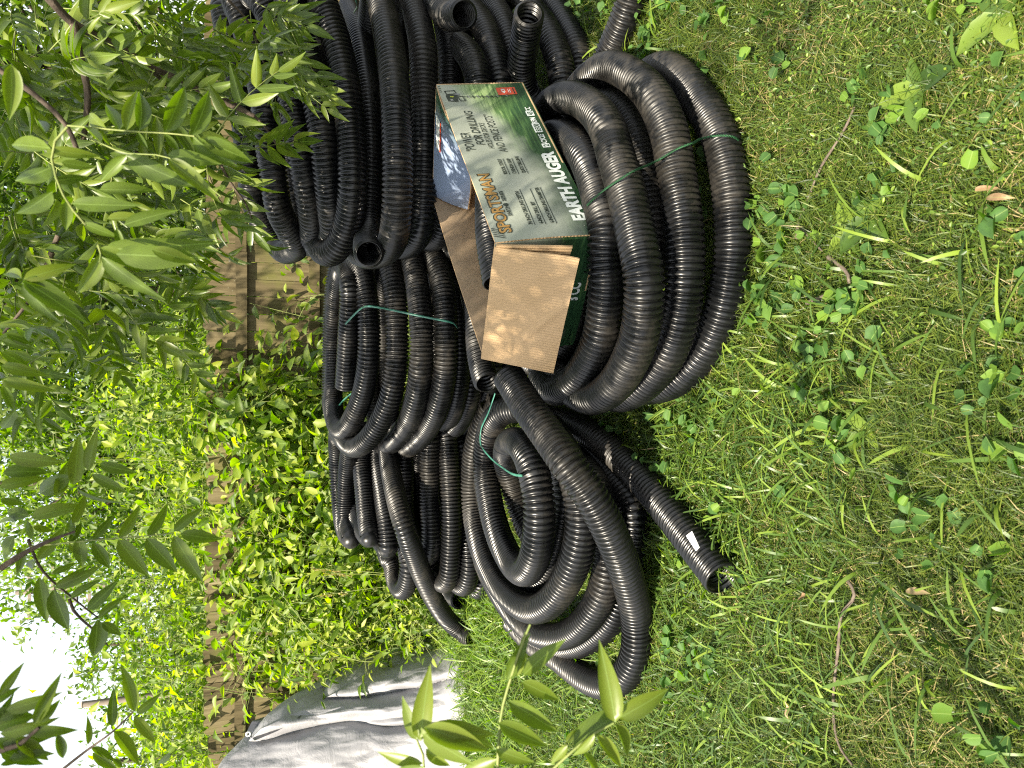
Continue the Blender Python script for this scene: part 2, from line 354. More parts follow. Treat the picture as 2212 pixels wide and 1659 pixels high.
# coil E, front left, loose spiral
E_in = [(330, 900, .20), (290, 820, .22), (250, 700, .25), (215, 580, .30), (222, 500, .36), (275, 495, .41), (330, 600, .45), (358, 760, .45), (352, 920, .44), (320, 1030, .42), (265, 1040, .38), (210, 960, .37), (170, 860, .37), (140, 730, .37), (122, 590, .37), (140, 440, .38), (200, 355, .38), (290, 340, .34)]
E_in = [Gz(*R6(x, y), z) for x, y, z in E_in]
E_b = [(340, 370, .22), (440, 560, .26), (470, 690, .28), (455, 850, .28), (425, 980, .27), (370, 1080, .26), (300, 1080, .25), (230, 1010, .24), (160, 850, .24), (120, 680, .25), (95, 560, .26), (120, 420, .27), (190, 310, .24)]
E_b = [Gz(*R6(x, y), z) for x, y, z in E_b]
E_c = [(400, 420, .30), (480, 560, .34), (525, 680, .35), (545, 820, .34), (525, 960, .34), (480, 1080, .34), (410, 1180, .34), (330, 1215, .34), (240, 1170, .33), (165, 1080, .32), (105, 950, .31), (72, 800, .30), (65, 650, .30), (85, 480, .30), (150, 330, .26)]
E_c = [Gz(*R6(x, y), z) for x, y, z in E_c]
E_d = [(520, 560, .12), (600, 680, .17), (645, 830, .18), (660, 980, .18), (640, 1120, .18), (580, 1240, .18), (490, 1320, .18), (380, 1330, .18), (290, 1280, .17), (200, 1170, .16), (120, 1020, .15), (70, 850, .15), (40, 650, .14), (80, 450, .14), (180, 280, .14)]
E_d = [Gz(*R6(x, y), z) for x, y, z in E_d]
E_e = [(560, 520, .06), (680, 640, .06), (770, 780, .06), (770, 900, .06), (735, 1080, .06), (690, 1230, .06), (600, 1330, .06), (500, 1375, .06), (390, 1370, .06), (290, 1310, .06)]
E_e = [Gz(*R6(x, y), z) for x, y, z in E_e]
E_f = [(222, 200, .52), (260, 260, .51), (300, 325, .50), (390, 450, .47), (480, 580, .44), (570, 705, .38), (640, 825, .32), (700, 960, .25), (750, 1110, .16), (782, 1260, .08), (780, 1400, .062), (735, 1500, .06), (660, 1545, .06), (575, 1525, .06), (500, 1475, .06), (430, 1420, .06), (340, 1370, .06), (240, 1270, .06)]
E_f = [Gz(*R6(x, y), z) for x, y, z in E_f]
E_t = [(400, 370, .10), (500, 405, .09), (600, 465, .08), (700, 550, .065), (830, 680, .062), (950, 825, .062), (1060, 965, .062), (1160, 1090, .062)]
E_t = [Gz(*R6(x, y), z) for x, y, z in E_t]
coilE = coil('pipe_coil', (-0.4, 2.9, 0), 'loose oval spiral of black pipe with long free ends and a paper label',
     [(E_in, {}), (E_b, {}), (E_c, {}), (E_d, {}), (E_e, {}), (E_f, {}), (E_t, {})])
# tail at the right edge
T_t = [Gz(*R3(x, y), z) for x, y, z in [(1180, -200, .062), (1150, -60, .062), (1110, 80, .062), (1060, 210, .062), (1000, 340, .065), (950, 440, .08), (890, 540, .09)]]
tail = coil('drain_pipe', (1.5, 2.2, 0), 'single length of black pipe running out across sunlit grass at the right edge', [(T_t, {})], 'pipe', None)
tail['group'] = ''
del tail['group']
# straps, twine, paper label
def strap(parent, pts, wd, width=0.009, name='strap'):
    V, Fq = ribbon_np(pts, wd, width); return mk(name, V, Fq, M['strap'], parent)
sc_ = [Gz(*R4(265, 625), .955), Gz(*R4(345, 540), .905), Gz(*R4(440, 508), .875), Gz(*R4(560, 530), .79), Gz(*R4(720, 565), .69), Gz(*R4(890, 598), .58), Gz(*R4(960, 612), .53), Gz(*R4(1000, 650), .46)]
strap(coilC, sc_, (1, 0, 0.1)); 
strap(coilC, [Gz(*R4(310, 1075), .86), Gz(*R4(265, 1110), .87), Gz(*R4(215, 1170), .865), Gz(*R4(170, 1265), .86), Gz(*R4(190, 1340), .83), Gz(*R4(240, 1400), .78), Gz(*R4(270, 1430), .70)], (0, 1, 0.4))
strap(coilC, [Gz(*R4(145, 885), .82), Gz(*R4(190, 870), .86), Gz(*R4(232, 868), .86)], (1, 0, 0))
strap(coilE, [Gz(*R6(165, 275), .45), Gz(*R6(140, 350), .46), Gz(*R6(102, 440), .44), Gz(*R6(100, 490), .445), Gz(*R6(140, 550), .45), Gz(*R6(200, 600), .47), Gz(*R6(245, 628), .50), Gz(*R6(285, 634), .515)], (0.5, 1, 0))
strap(coilB, [Gz(*R2(900, -20), 1.0), Gz(*R2(915, 30), 0.98), Gz(*R2(895, 75), 0.97)], (1, 0, 0))
def twine(parent, pts):
    A, L = catmull(pts, 0.01); n = int(L[-1]/0.003); s = np.linspace(0, L[-1], n)
    Q = np.stack([np.interp(s, L, A[:, i]) for i in range(3)], 1); T, Nn, B = frames(Q)
    parts = []
    for ph in (0, np.pi):
        a = s/0.018*2*np.pi+ph; C = Q+0.0020*(np.cos(a)[:, None]*Nn+np.sin(a)[:, None]*B)
        aa = np.linspace(0, 2*np.pi, 6, endpoint=False)
        V = C[:, None]+0.0018*(np.cos(aa)[None, :, None]*Nn[:, None]+np.sin(aa)[None, :, None]*B[:, None])
        i = np.arange(n-1)[:, None]*6; j = np.arange(6)[None]
        parts.append((V.reshape(-1, 3), np.stack([i+j, i+(j+1) % 6, i+6+(j+1) % 6, i+6+j], -1).reshape(-1, 4)))
    V, Fq = join(parts); return mk('twine', V, Fq, M['twine'], parent)
twine(coilA, [Gz(*R3(x, y), z) for x, y, z in [(850, 1340, .43), (900, 1290, .445), (980, 1225, .44), (1040, 1185, .445), (1130, 1130, .44), (1230, 1085, .36), (1300, 1055, .30), (1380, 1005, .285), (1460, 960, .285), (1530, 940, .26), (1600, 905, .16), (1680, 887, .135), (1760, 885, .125), (1820, 900, .09), (1840, 920, .03)]])
lp = [Gz(*R6(x, y), z) for x, y, z in [(996, 895, .131), (1022, 876, .134), (1054, 945, .13), (1040, 962, .126)]]
mk('paper_label', np.array([list(p) for p in lp]+[list(p+Vector((0, 0, -.0015))) for p in lp]), [[0, 1, 2, 3], [7, 6, 5, 4], [0, 3, 7, 4], [2, 1, 5, 6]], M['label'], coilE, smooth=False)
# ---------------------------------------------------------------- the printed carton
BO = Vector((0.4617, 2.1232, 0.3944))
BR = Matrix(((0.75155872, -0.64835821, -0.12161876), (0.65898509, 0.7462886, 0.09376557), (0.02996901, -0.15061528, 0.9881381)))
BL, BW, BH = 0.92, 0.495, 0.337
def bp(u, v, h): return BO + BR @ Vector((u, v, h))
def m_card(name, c1, c2, per=0.0075, axis=0, strength=0.5):
    n = N(name); uv = n.n('TexCoord').outputs['UV']; sp = n.n('SeparateXYZ', i_0=uv)
    wv = n.math('SINE', n.math('MULTIPLY', sp.outputs[axis], 2*math.pi/per))
    f = n.noise(uv, 9, 5, 0.6); fine = n.noise(uv, 300, 3)
    col = n.ramp(n.math('ADD', n.math('MULTIPLY', f, 0.7), n.math('MULTIPLY', fine, 0.3)), [(0.3, c1), (0.7, c2)])
    h = n.math('ADD', n.math('MULTIPLY', wv, 0.5), n.math('MULTIPLY', f, 0.5))
    return n.pbr(col, 0.75, 0.2, n.bump(h, strength, 0.0022))
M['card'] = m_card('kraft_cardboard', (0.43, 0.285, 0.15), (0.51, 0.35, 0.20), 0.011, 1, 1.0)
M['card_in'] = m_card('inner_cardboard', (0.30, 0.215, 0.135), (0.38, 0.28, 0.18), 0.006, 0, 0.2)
def m_print():
    """pale sage board fading to mown-green brush strokes along the bottom; UV in metres"""
    n = N('printed_cardboard'); uv = n.n('TexCoord').outputs['UV']; sp = n.n('SeparateXYZ', i_0=uv)
    u, v = sp.outputs[0], sp.outputs[1]
    streak = n.noise(n.n('Mapping', i_Vector=uv, i_Scale=(6, 90, 1)).outputs[0], 1.0, 5, 0.7, 0.6)
    blot = n.noise(uv, 7, 4, 0.55)
    # height of the green band grows to the right
    hb = n.math('ADD', 0.085, n.math('MULTIPLY', n.math('POWER', n.math('MULTIPLY', u, 1.087), 2.6), 0.20))
    d = n.math('SUBTRACT', n.math('ADD', hb, n.math('MULTIPLY', n.math('SUBTRACT', blot, 0.5), 0.16)), v)
    g = n.n('MapRange', i_0=d, i_1=-0.035, i_2=0.05).outputs[0]
    low = n.n('MapRange', i_0=v, i_1=0.03, i_2=0.16).outputs[0]
    bright = n.n('MapRange', i_0=u, i_1=0.35, i_2=0.8).outputs[0]
    green = n.ramp(n.math('ADD', n.math('MULTIPLY', streak, 0.9), n.math('MULTIPLY', n.math('MULTIPLY', low, bright), 0.35)),
                   [(0.28, (0.008, 0.026, 0.012)), (0.5, (0.02, 0.058, 0.022)), (0.68, (0.075, 0.15, 0.045)), (0.85, (0.28, 0.38, 0.16))])
    pale = n.ramp(n.noise(uv, 4, 3), [(0.3, (0.25, 0.28, 0.225)), (0.7, (0.36, 0.38, 0.32))])
    col = n.mix(g, pale, green)
    wear = n.n('MapRange', i_0=n.noise(n.n('Mapping', i_Vector=uv, i_Scale=(1, 1, 1)).outputs[0], 70, 5, 0.7), i_1=0.71, i_2=0.74).outputs[0]
    col = n.mix(wear, col, (0.55, 0.52, 0.46))
    crease = n.noise(uv, 11, 4, 0.5)
    return n.pbr(col, 0.30, 0.55, n.bump(crease, 0.12, 0.01))
M['print'] = m_print()
def m_flapprint():
    n = N('sky_tinted_white_board'); uv = n.n('TexCoord').outputs['UV']; sp = n.n('SeparateXYZ', i_0=uv)
    g = n.n('MapRange', i_0=n.math('ADD', sp.outputs[0], n.math('MULTIPLY', n.noise(uv, 12, 3), 0.06)), i_1=0.36, i_2=0.48).outputs[0]
    return n.pbr(n.mix(g, (0.24, 0.30, 0.42), (0.03, 0.10, 0.05)), 0.13, 0.8, n.bump(n.noise(uv, 5, 2), 0.15, 0.02))  # blue sky reflection put into the white base colour; the green is print
M['flapprint'] = m_flapprint()
carton = empty('carton', BO, 'long open printed cardboard carton resting on the front black pipe coil', 'box')
TH = 0.005
def panel(name, corners, out_m, in_m, uvs, nsub=(1, 1), warp=None):
    """board with two faces of different material and kraft edges; corners a,b,c,d counter-clockwise from outside"""
    a, b, c, d = [np.array(list(p)) for p in corners]
    nu, nv = nsub; U, Vv = np.meshgrid(np.linspace(0, 1, nu+1), np.linspace(0, 1, nv+1), indexing='ij')
    P = (1-U)[..., None]*(1-Vv)[..., None]*a+U[..., None]*(1-Vv)[..., None]*b+U[..., None]*Vv[..., None]*c+(1-U)[..., None]*Vv[..., None]*d
    nrm = np.cross(b-a, d-a); nrm /= np.linalg.norm(nrm)
    if warp is not None: P = P+warp(U, Vv)[..., None]*nrm
    uva, uvb, uvc, uvd = [np.array(q) for q in uvs]
    UV = (1-U)[..., None]*(1-Vv)[..., None]*uva+U[..., None]*(1-Vv)[..., None]*uvb+U[..., None]*Vv[..., None]*uvc+(1-U)[..., None]*Vv[..., None]*uvd
    n1 = (nu+1)*(nv+1); V = np.concatenate([P.reshape(-1, 3), (P-nrm*TH).reshape(-1, 3)]); UV = np.concatenate([UV.reshape(-1, 2)]*2)
    ix = np.arange(n1).reshape(nu+1, nv+1)
    q = np.stack([ix[:-1, :-1], ix[1:, :-1], ix[1:, 1:], ix[:-1, 1:]], -1).reshape(-1, 4)
    qb = q[:, ::-1]+n1
    def edge(l): return np.stack([l[:-1], l[1:], l[1:]+n1, l[:-1]+n1], -1)
    e = np.concatenate([edge(ix[:, 0][::-1]), edge(ix[-1, :][::-1]), edge(ix[:, -1]), edge(ix[0, :])])
    mi = [0]*len(q)+[1]*len(qb)+[2]*len(e)
    # separate vertices per side so that edges shade crisply
    V2 = np.concatenate([V, V]); UV2 = np.concatenate([UV, UV])
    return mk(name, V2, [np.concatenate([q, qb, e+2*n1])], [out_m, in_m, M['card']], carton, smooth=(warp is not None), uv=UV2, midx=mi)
dent = lambda U, V: 0.006*np.sin(U*5+1)*np.sin(V*3.1)-0.004*np.exp(-((U-.62)**2+(V-1)**2)/.02)
PR, IN, CA = M['print'], M['card_in'], M['card']
panel('front_panel', [bp(0, 0, 0), bp(BL, 0, 0), bp(BL, 0, BH), bp(0, 0, BH)], PR, IN, [(0, 0), (BL, 0), (BL, BH), (0, BH)], (24, 8), dent)
panel('back_panel', [bp(BL, BW, 0), bp(0, BW, 0), bp(0, BW, BH), bp(BL, BW, BH)], PR, IN, [(0, 0), (BL, 0), (BL, BH), (0, BH)], (24, 8), lambda U, V: .012*np.sin(U*4)*V)
panel('end_panel', [bp(0, BW, 0), bp(0, 0, 0), bp(0, 0, BH), bp(0, BW, BH)], PR, IN, [(0, -.02), (BW, -.02), (BW, BH-.05), (0, BH-.05)], (8, 6), lambda U, V: .003*np.sin(U*6))
panel('end_panel', [bp(BL, 0, 0), bp(BL, BW, 0), bp(BL, BW, BH), bp(BL, 0, BH)], PR, IN, [(0, 0), (BW, 0), (BW, BH), (0, BH)], (6, 6), lambda U, V: .003*np.sin(U*5))
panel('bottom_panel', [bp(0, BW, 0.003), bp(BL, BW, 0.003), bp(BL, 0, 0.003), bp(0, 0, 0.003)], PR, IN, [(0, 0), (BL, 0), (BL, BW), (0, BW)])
# left flap, folded right over the end, its plain side showing; a shorter one under it
fa, fb = bp(-.003, 0.012, BH+.002), bp(-.003, BW+.01, BH+.002)
fc, fd = bp(-.10, BW+.02, BH-.235), bp(-.10, 0.0, BH-.235)
def fwarp(U, V):
    return (1-U)*(.008*np.sin(V*3.1)+.004*np.sin(U*7)*V)-0.006*np.exp(-(((U-.25)*.7+(V-.45)*.9)**2)/.0006)*(U < .5)*(V > .1)
o = panel('open_flap', [fd, fa, fb, fc][::-1], CA, CA, [(.25, BW), (0, BW), (0, 0), (.25, 0)], (40, 30), fwarp)
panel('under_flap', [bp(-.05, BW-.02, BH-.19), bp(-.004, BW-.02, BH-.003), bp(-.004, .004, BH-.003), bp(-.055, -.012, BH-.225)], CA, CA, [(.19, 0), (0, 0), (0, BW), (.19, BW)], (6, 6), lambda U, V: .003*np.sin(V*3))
for q in [c for c in carton.children if c.name.startswith('open_flap')]: q['label'] = 'plain tan corrugated flap folded out over the end'
# right flap, folded down into the carton: glossy printed side up
ga, gb = bp(BL-.004, .008, BH), bp(BL-.004, BW-.008, BH)
gc, gd = bp(BL-.125, BW-.012, BH-.135), bp(BL-.36, .015, BH-.03)
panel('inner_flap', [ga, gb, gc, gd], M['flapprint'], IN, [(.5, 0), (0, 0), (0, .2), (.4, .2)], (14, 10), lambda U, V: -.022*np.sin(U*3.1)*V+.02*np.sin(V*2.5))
for q in [c for c in carton.children if c.name.startswith('inner_flap')]: q['label'] = 'shiny white flap bent down inside, blue sky reflection painted into its colour'
# lettering: one mesh per run, on the board
def emat(name, c, rough=0.4):
    n = N(name); return n.pbr(n.ramp(n.noise(coord(n), 90, 2), [(0.2, tuple(x*.85 for x in c)), (0.8, c)]), rough, 0.5)
INK = {'k': emat('black_ink', (0.02, 0.03, 0.022)), 'w': emat('white_ink', (0.62, 0.66, 0.62)), 'o': emat('brown_ink', (0.34, 0.19, 0.05)), 'r': emat('red_ink', (0.55, 0.07, 0.03)), 'd': emat('dark_green_ink', (0.03, 0.07, 0.035)),
       'y': emat('yellow_ink', (0.45, 0.5, 0.03)), 's': emat('steel_ink', (0.22, 0.23, 0.23))}
def flat_text(s, size, bold=0.0, shear=0.0, cond=1.0):
    cu = bpy.data.curves.new('t', 'FONT'); cu.body = s; cu.size = size; cu.offset = bold*size; cu.shear = shear; cu.resolution_u = 3
    ob = bpy.data.objects.new('t', cu); me = bpy.data.meshes.new_from_object(ob)
    V = np.zeros(len(me.vertices)*3); me.vertices.foreach_get('co', V); V = V.reshape(-1, 3)[:, :2]*[cond, 1]
    Fc = [list(p.vertices) for p in me.polygons]; bpy.data.objects.remove(ob); bpy.data.curves.remove(cu); bpy.data.meshes.remove(me)
    return V, Fc
def put(name, items, frame, parent=carton, lift=0.0012):
    """items: (verts2d, faces, ink); frame maps (u, v) to world"""
    Vs, Fs, mi, off = [], [], [], 0; inks = []
    for V, Fc, ink in items:
        if ink not in inks: inks.append(ink)
        lv = lift+0.0004*inks.index(ink)
        Vs += [frame(float(u), float(v), lv) for u, v in V]; Fs += [[i+off for i in f] for f in Fc]; mi += [inks.index(ink)]*len(Fc); off += len(V)
    me = bpy.data.meshes.new(name); me.from_pydata([tuple(p-parent.location) for p in Vs], [], Fs)
    for k in inks: me.materials.append(INK[k])
    me.polygons.foreach_set('material_index', mi); me.update()
    o = bpy.data.objects.new(name, me); COL.objects.link(o); o.parent = parent; return o
def box2(x0, y0, x1, y1, ink): return (np.array([(x0, y0), (x1, y0), (x1, y1), (x0, y1)]), [[0, 1, 2, 3]], ink)
def poly2(pts, ink): return (np.array(pts), [list(range(len(pts)))], ink)
def txt(s, x, y, size, ink, bold=0.02, shear=0, cond=1.0, rot=0.0):
    V, Fc = flat_text(s, size, bold, shear, cond)
    if rot: V = np.stack([V[:, 0]*math.cos(rot)-V[:, 1]*math.sin(rot), V[:, 0]*math.sin(rot)+V[:, 1]*math.cos(rot)], 1)
    return (V+[x, y], Fc, ink)
def fit(s, x0, x1, y, h, ink, bold=0.03, shear=0.0):
    V, Fc = flat_text(s, 1.0, bold, shear); w_ = V[:, 0].max()-V[:, 0].min(); hh = 0.72
    return (np.stack([(V[:, 0]-V[:, 0].min())/w_*(x1-x0)+x0, V[:, 1]/hh*h+y], 1), Fc, ink)
def fr_front(u, v, l):
    U = np.float64(u/BL); Vv = np.float64(v/BH); return bp(u, -l-float(dent(U, Vv)) if False else -l, v) + (BR @ Vector((0, -1, 0)))*float(dent(U, Vv))
items = [fit('SPORTSMAN', .035, .345, .275, .040, 'k', .06), fit('SPORTSMAN', .037, .343, .2765, .037, 'o', .02),
         fit('EARTH', .115, .165, .256, .011, 'k'), fit('SERIES', .19, .245, .256, .011, 'k'),
         fit('"POWER', .48, .595, .285, .033, 'k', .01, .25), fit('FOR DRILLING', .515, .735, .245, .030, 'k', .01, .25),
         fit('HOLES FOR DECKS', .49, .655, .218, .020, 'k', .005, .25), fit('AND FENCE POSTS"', .465, .71, .178, .030, 'k', .0, .25),
         fit('RECOIL START', .335, .425, .213, .013, 'k'), fit('CUSHION GRIP', .335, .425, .182, .013, 'k'), fit('QUICK DRILLING', .335, .435, .150, .013, 'k'),
         fit('34 INCH DRILLING DEPTH', .065, .235, .203, .013, 'k'), fit('6-INCH DRILL BIT', .065, .175, .168, .013, 'k'), fit('6-INCH DRILLING DIAMETER', .065, .25, .133, .013, 'k'),
         fit('EARTH AUGER', .07, .455, .022, .046, 'w', .05)]
for y in (.205, .174, .142): items.append(box2(.33, y, .425, y+.0025, 'k'))
for y, x in ((.195, .245), (.160, .245), (.125, .25)): items.append(box2(.06, y, x, y+.0025, 'k'))
items += [poly2([(.172+.007*math.cos(a), .261+.009*math.sin(a)) for a in np.linspace(0, 6.28, 17)[:-1]], 'k'), box2(.19, .253, .245, .2545, 'k'), box2(.112, .253, .165, .2545, 'k')]
for s, x0, x1, bx in (('2', .484, .498, 1), ('-CYCLE', .503, .562, 0), ('8500', .580, .628, 1), ('RPM', .634, .672, 0), ('43', .688, .710, 1), ('CC', .716, .742, 0)):
    if bx: items.append(box2(x0-.005, .020, x1+.005, .048, 'w')); items.append(fit(s, x0, x1, .024, .020, 'd', .03))
    else: items.append(fit(s, x0, x1, .024, .020, 'w', .03))
# safety seal at the right end and packing marks at the corners
items += [box2(.835, .045, .885, .118, 'r'), fit('43', .845, .875, .087, .014, 'w', .03), fit('CC', .848, .872, .066, .010, 'w', .03), box2(.84, .052, .88, .056, 'k')]
for k in range(5): items.append(poly2([(.012+.009*k, .300), (.015+.009*k, .300), (.030+.009*k, .334), (.027+.009*k, .334)], 'k'))
for k in range(4): items.append(box2(.862+.013*k, .326, .865+.013*k, .336, 'k'))
def grp(name, sel):
    put(name, [it for it in items if sel(float(it[0][:, 0].mean()), float(it[0][:, 1].mean()))], fr_front)
isT = lambda u, v: u < .36 and v > .25; isS = lambda u, v: u > .45 and u < .74 and v > .13; isB = lambda u, v: v < .06 and u < .47; isR = lambda u, v: v < .055 and .47 < u < .8
isF1 = lambda u, v: u < .26 and .1 < v < .24; isF2 = lambda u, v: .32 < u < .45 and .13 < v < .24; isSeal = lambda u, v: u > .8 and v < .2; isM = lambda u, v: u > .8 and v > .3
grp('heading', lambda u, v: isT(u, v)); grp('slogan', isS); grp('title', isB); grp('engine_figures', isR); grp('feature_list', isF1); grp('feature_list', isF2); grp('safety_seal', isSeal); grp('corner_marks', isM)
# picture of the petrol auger: engine, handles and a spiral bit running down into the green
eng = [poly2([(.795, .278), (.842, .274), (.848, .312), (.835, .318), (.800, .316)], 'k'), poly2([(.825, .290), (.832, .290), (.832, .303), (.825, .303)], 'y'), box2(.80, .296, .81, .306, 's')]
def ringp(cx, cy, w_, h_, t, ink, a=0.2):
    o_ = [(-w_, -h_), (w_, -h_), (w_*1.15, h_), (-w_*.8, h_)]; i_ = [(x*(1-t/w_), y*(1-t/h_)) for x, y in o_]
    pts = [(cx+x*math.cos(a)-y*math.sin(a), cy+x*math.sin(a)+y*math.cos(a)) for x, y in o_+i_]
    return (np.array(pts), [[0, 1, 5, 4], [1, 2, 6, 5], [2, 3, 7, 6], [3, 0, 4, 7]], ink)
eng += [ringp(.858, .295, .013, .021, .004, 'k'), ringp(.815, .262, .017, .011, .004, 'k'), poly2([(.838, .268), (.846, .262), (.852, .278), (.842, .284)], 's')]
eng += [poly2([(.826, .235), (.829, .235), (.833, .262), (.830, .262)], 'k'), box2(.8255, .07, .8285, .24, 'k')]
for k in range(9):
    y = .085+.018*k; eng.append(poly2([(.827-.012*(.5+.06*k), y), (.827+.012*(.5+.06*k), y+.006), (.827+.011*(.5+.06*k), y+.010), (.827-.011*(.5+.06*k), y+.004)], 'k' if k % 2 else 's'))
put('auger_picture', eng, fr_front, lift=.0016)
def fr_end(u, v, l): return bp(-l, BW-u, v)
put('engine_figures', [fit('43 CC', .20, .30, .028, .036, 'w', .04)], fr_end); put('feature_list', [fit('QUICK DRILLING', .05, .16, .032, .013, 'w', .02), fit('CUSHION GRIP', .05, .15, .062, .012, 'w', .02)], fr_end); put('corner_marks', [box2(.47-.016*k, .004, .474-.016*k, .026, 'k') for k in range(9)], fr_end); put('corner_marks', [poly2([(.02+.016*k, .006), (.023+.016*k, .006), (.017+.016*k, .03), (.014+.016*k, .03)], 'k') for k in range(11)], fr_end)
def fr_flap(u, v, l):
    a_, b_, c_, d_ = ga, gb, gc, gd
    P = a_*(1-u)*(1-v)+b_*u*(1-v)+c_*u*v+d_*(1-u)*v; nn = (b_-a_).cross(d_-a_).normalized()
    return P+nn*(float(-.022*np.sin(u*3.1)*v+.02*np.sin(v*2.5))+l)
put('tick_marks', [box2(.03+.035*k, .03, .034+.035*k, .10, 'k') for k in range(14)], fr_flap, lift=.002); put('tick_marks', [box2(.05, .93-.05*k, .11, .936-.05*k, 'k') for k in range(14)], fr_flap, lift=.002); put('warning_label', [poly2([(.20, .08), (.50, .10), (.50, .22), (.20, .25)], 'w'), poly2([(.20, .25), (.50, .22), (.50, .26), (.20, .30)], 'r')], fr_flap, lift=.002)
# pipe offcut lying in the carton
ppt = [bp(.60, .12, .18), bp(.42, .125, .235), bp(.22, .15, .28), bp(.03, .20, .295)]
V, Fq = pipe_np(ppt, r=0.056)
of = mk('pipe_offcut', V, Fq, M['pipe']); tag(of, 'short black pipe piece lying inside the open carton', 'pipe')
# ---------------------------------------------------------------- ground, fence, poles, tarp
def m_ground():
    n = N('soil_and_thatch'); c = coord(n)
    a = n.noise(c, 1.3, 4); b = n.noise(c, 38, 6, 0.7)
    col = n.mix(n.n('MapRange', i_0=a, i_1=.35, i_2=.65).outputs[0], (0.022, 0.033, 0.010), (0.045, 0.040, 0.018))
    col = n.mix(n.n('MapRange', i_0=b, i_1=.5, i_2=.72).outputs[0], col, (0.12, 0.095, 0.05))
    return n.pbr(col, 0.95, 0.1, n.bump(b, 0.8, 0.02))
gx = np.linspace(-1, 1, 121); gx = np.sign(gx)*np.abs(gx)**2.2*60; gy = np.linspace(0, 1, 141)**1.9*95-6
X_, Y_ = np.meshgrid(gx, gy, indexing='ij'); Zg = -.012+.010*np.sin(X_*1.7+.4)*np.sin(Y_*1.3)
ix = np.arange(X_.size).reshape(X_.shape)
tag(mk('ground', np.stack([X_, Y_, Zg], -1).reshape(-1, 3), np.stack([ix[:-1, :-1], ix[1:, :-1], ix[1:, 1:], ix[:-1, 1:]], -1).reshape(-1, 4), m_ground()), kind='structure')
def m_wood():
    n = N('weathered_fence_wood'); c = coord(n, 'Object', (1, 1, 1))
    g = n.noise(coord(n, 'Object', (26, 26, 1.6)), 1.0, 7, 0.65, 0.8)
    a = n.n('Attribute', attribute_name='rnd').outputs['Fac']
    f = n.math('ADD', n.math('MULTIPLY', g, 0.75), n.math('MULTIPLY', a, 0.28))
    col = n.ramp(f, [(0.28, (0.035, 0.028, 0.013)), (0.5, (0.088, 0.070, 0.036)), (0.7, (0.15, 0.122, 0.068)), (0.85, (0.25, 0.21, 0.13))])
    moss = n.n('MapRange', i_0=n.noise(c, 2.3, 5, 0.6), i_1=.52, i_2=.68, i_4=0.6).outputs[0]
    lich = n.n('MapRange', i_0=n.noise(c, 22, 5, 0.75), i_1=.66, i_2=.70, i_4=0.8).outputs[0]
    col = n.mix(moss, col, (0.10, 0.105, 0.025)); col = n.mix(lich, col, (0.34, 0.34, 0.24))
    return n.pbr(col, 0.85, 0.15, n.bump(g, 0.6, 0.01))
M['wood'] = m_wood()
def boxes_np(L):
    """list of (x0,x1,y0,y1,z0,z1,rnd) -> verts, quads, rnd"""
    V, Fq, R = [], [], []
    for k, (x0, x1, y0, y1, z0, z1, r) in enumerate(L):
        V += [(x0, y0, z0), (x1, y0, z0), (x1, y1, z0), (x0, y1, z0), (x0, y0, z1), (x1, y0, z1), (x1, y1, z1), (x0, y1, z1)]
        o = 8*k; Fq += [(o, o+3, o+2, o+1), (o+4, o+5, o+6, o+7), (o, o+1, o+5, o+4), (o+1, o+2, o+6, o+5), (o+2, o+3, o+7, o+6), (o+3, o, o+4, o+7)]; R += [r]*8
    return np.array(V), np.array(Fq), np.array(R)
FY, FTOP = 6.9, 1.70
fence = empty('wooden_fence', (0, FY, 0), 'weathered brown board fence behind the pipe coils, vines climbing over it', 'fence')
V, Fq, R_ = [], [], []
x = -6.2; k = 0
while x < 5.0:
    wd = 0.142+.003*rng.standard_normal(); gap = .004+.004*rng.random(); r = rng.random()
    top = FTOP+.012*rng.standard_normal(); y0 = FY+.004*rng.standard_normal(); yt = .004*rng.standard_normal()
    if abs(x+1.24) < .075: top = 1.36
    o = len(V); e = .028
    prof = [(x, .03), (x+wd, .03), (x+wd, top-e), (x+wd-e, top), (x+e, top), (x, top-e)]
    for dy in (0, .017):
        V += [(px+.004*math.sin(pz*3+k), y0+dy+(yt if pz > 1 else 0), pz) for px, pz in prof]
    Fq += [(o+0, o+1, o+2, o+5), (o+5, o+2, o+3, o+4), (o+11, o+8, o+7, o+6), (o+10, o+9, o+8, o+11)]
    Fq += [(o+i, o+6+i, o+6+(i+1) % 6, o+(i+1) % 6) for i in range(6)]
    R_ += [r]*12; x += wd+gap; k += 1
mk('board_panel', V, np.array(Fq), M['wood'], fence, smooth=False, rnd=R_)
for z in (.22, .82, 1.42):
    V, Fq, R_ = boxes_np([(-6.2+2.44*k+.002, -6.2+2.44*(k+1)-.002, FY-.043, FY-.004, z-.045+.006*math.sin(k*2.1), z+.045+.006*math.sin(k*2.1), .15+.1*(k % 3)) for k in range(5)])
    mk('rail', V, Fq, M['wood'], fence, smooth=False, rnd=R_)
for k in range(5):
    V, Fq, R_ = boxes_np([(-4.9+2.44*k, -4.81+2.44*k, FY+.02, FY+.11, 0, 1.62, .3)])
    mk('post', V, Fq, M['wood'], fence, smooth=False, rnd=R_)
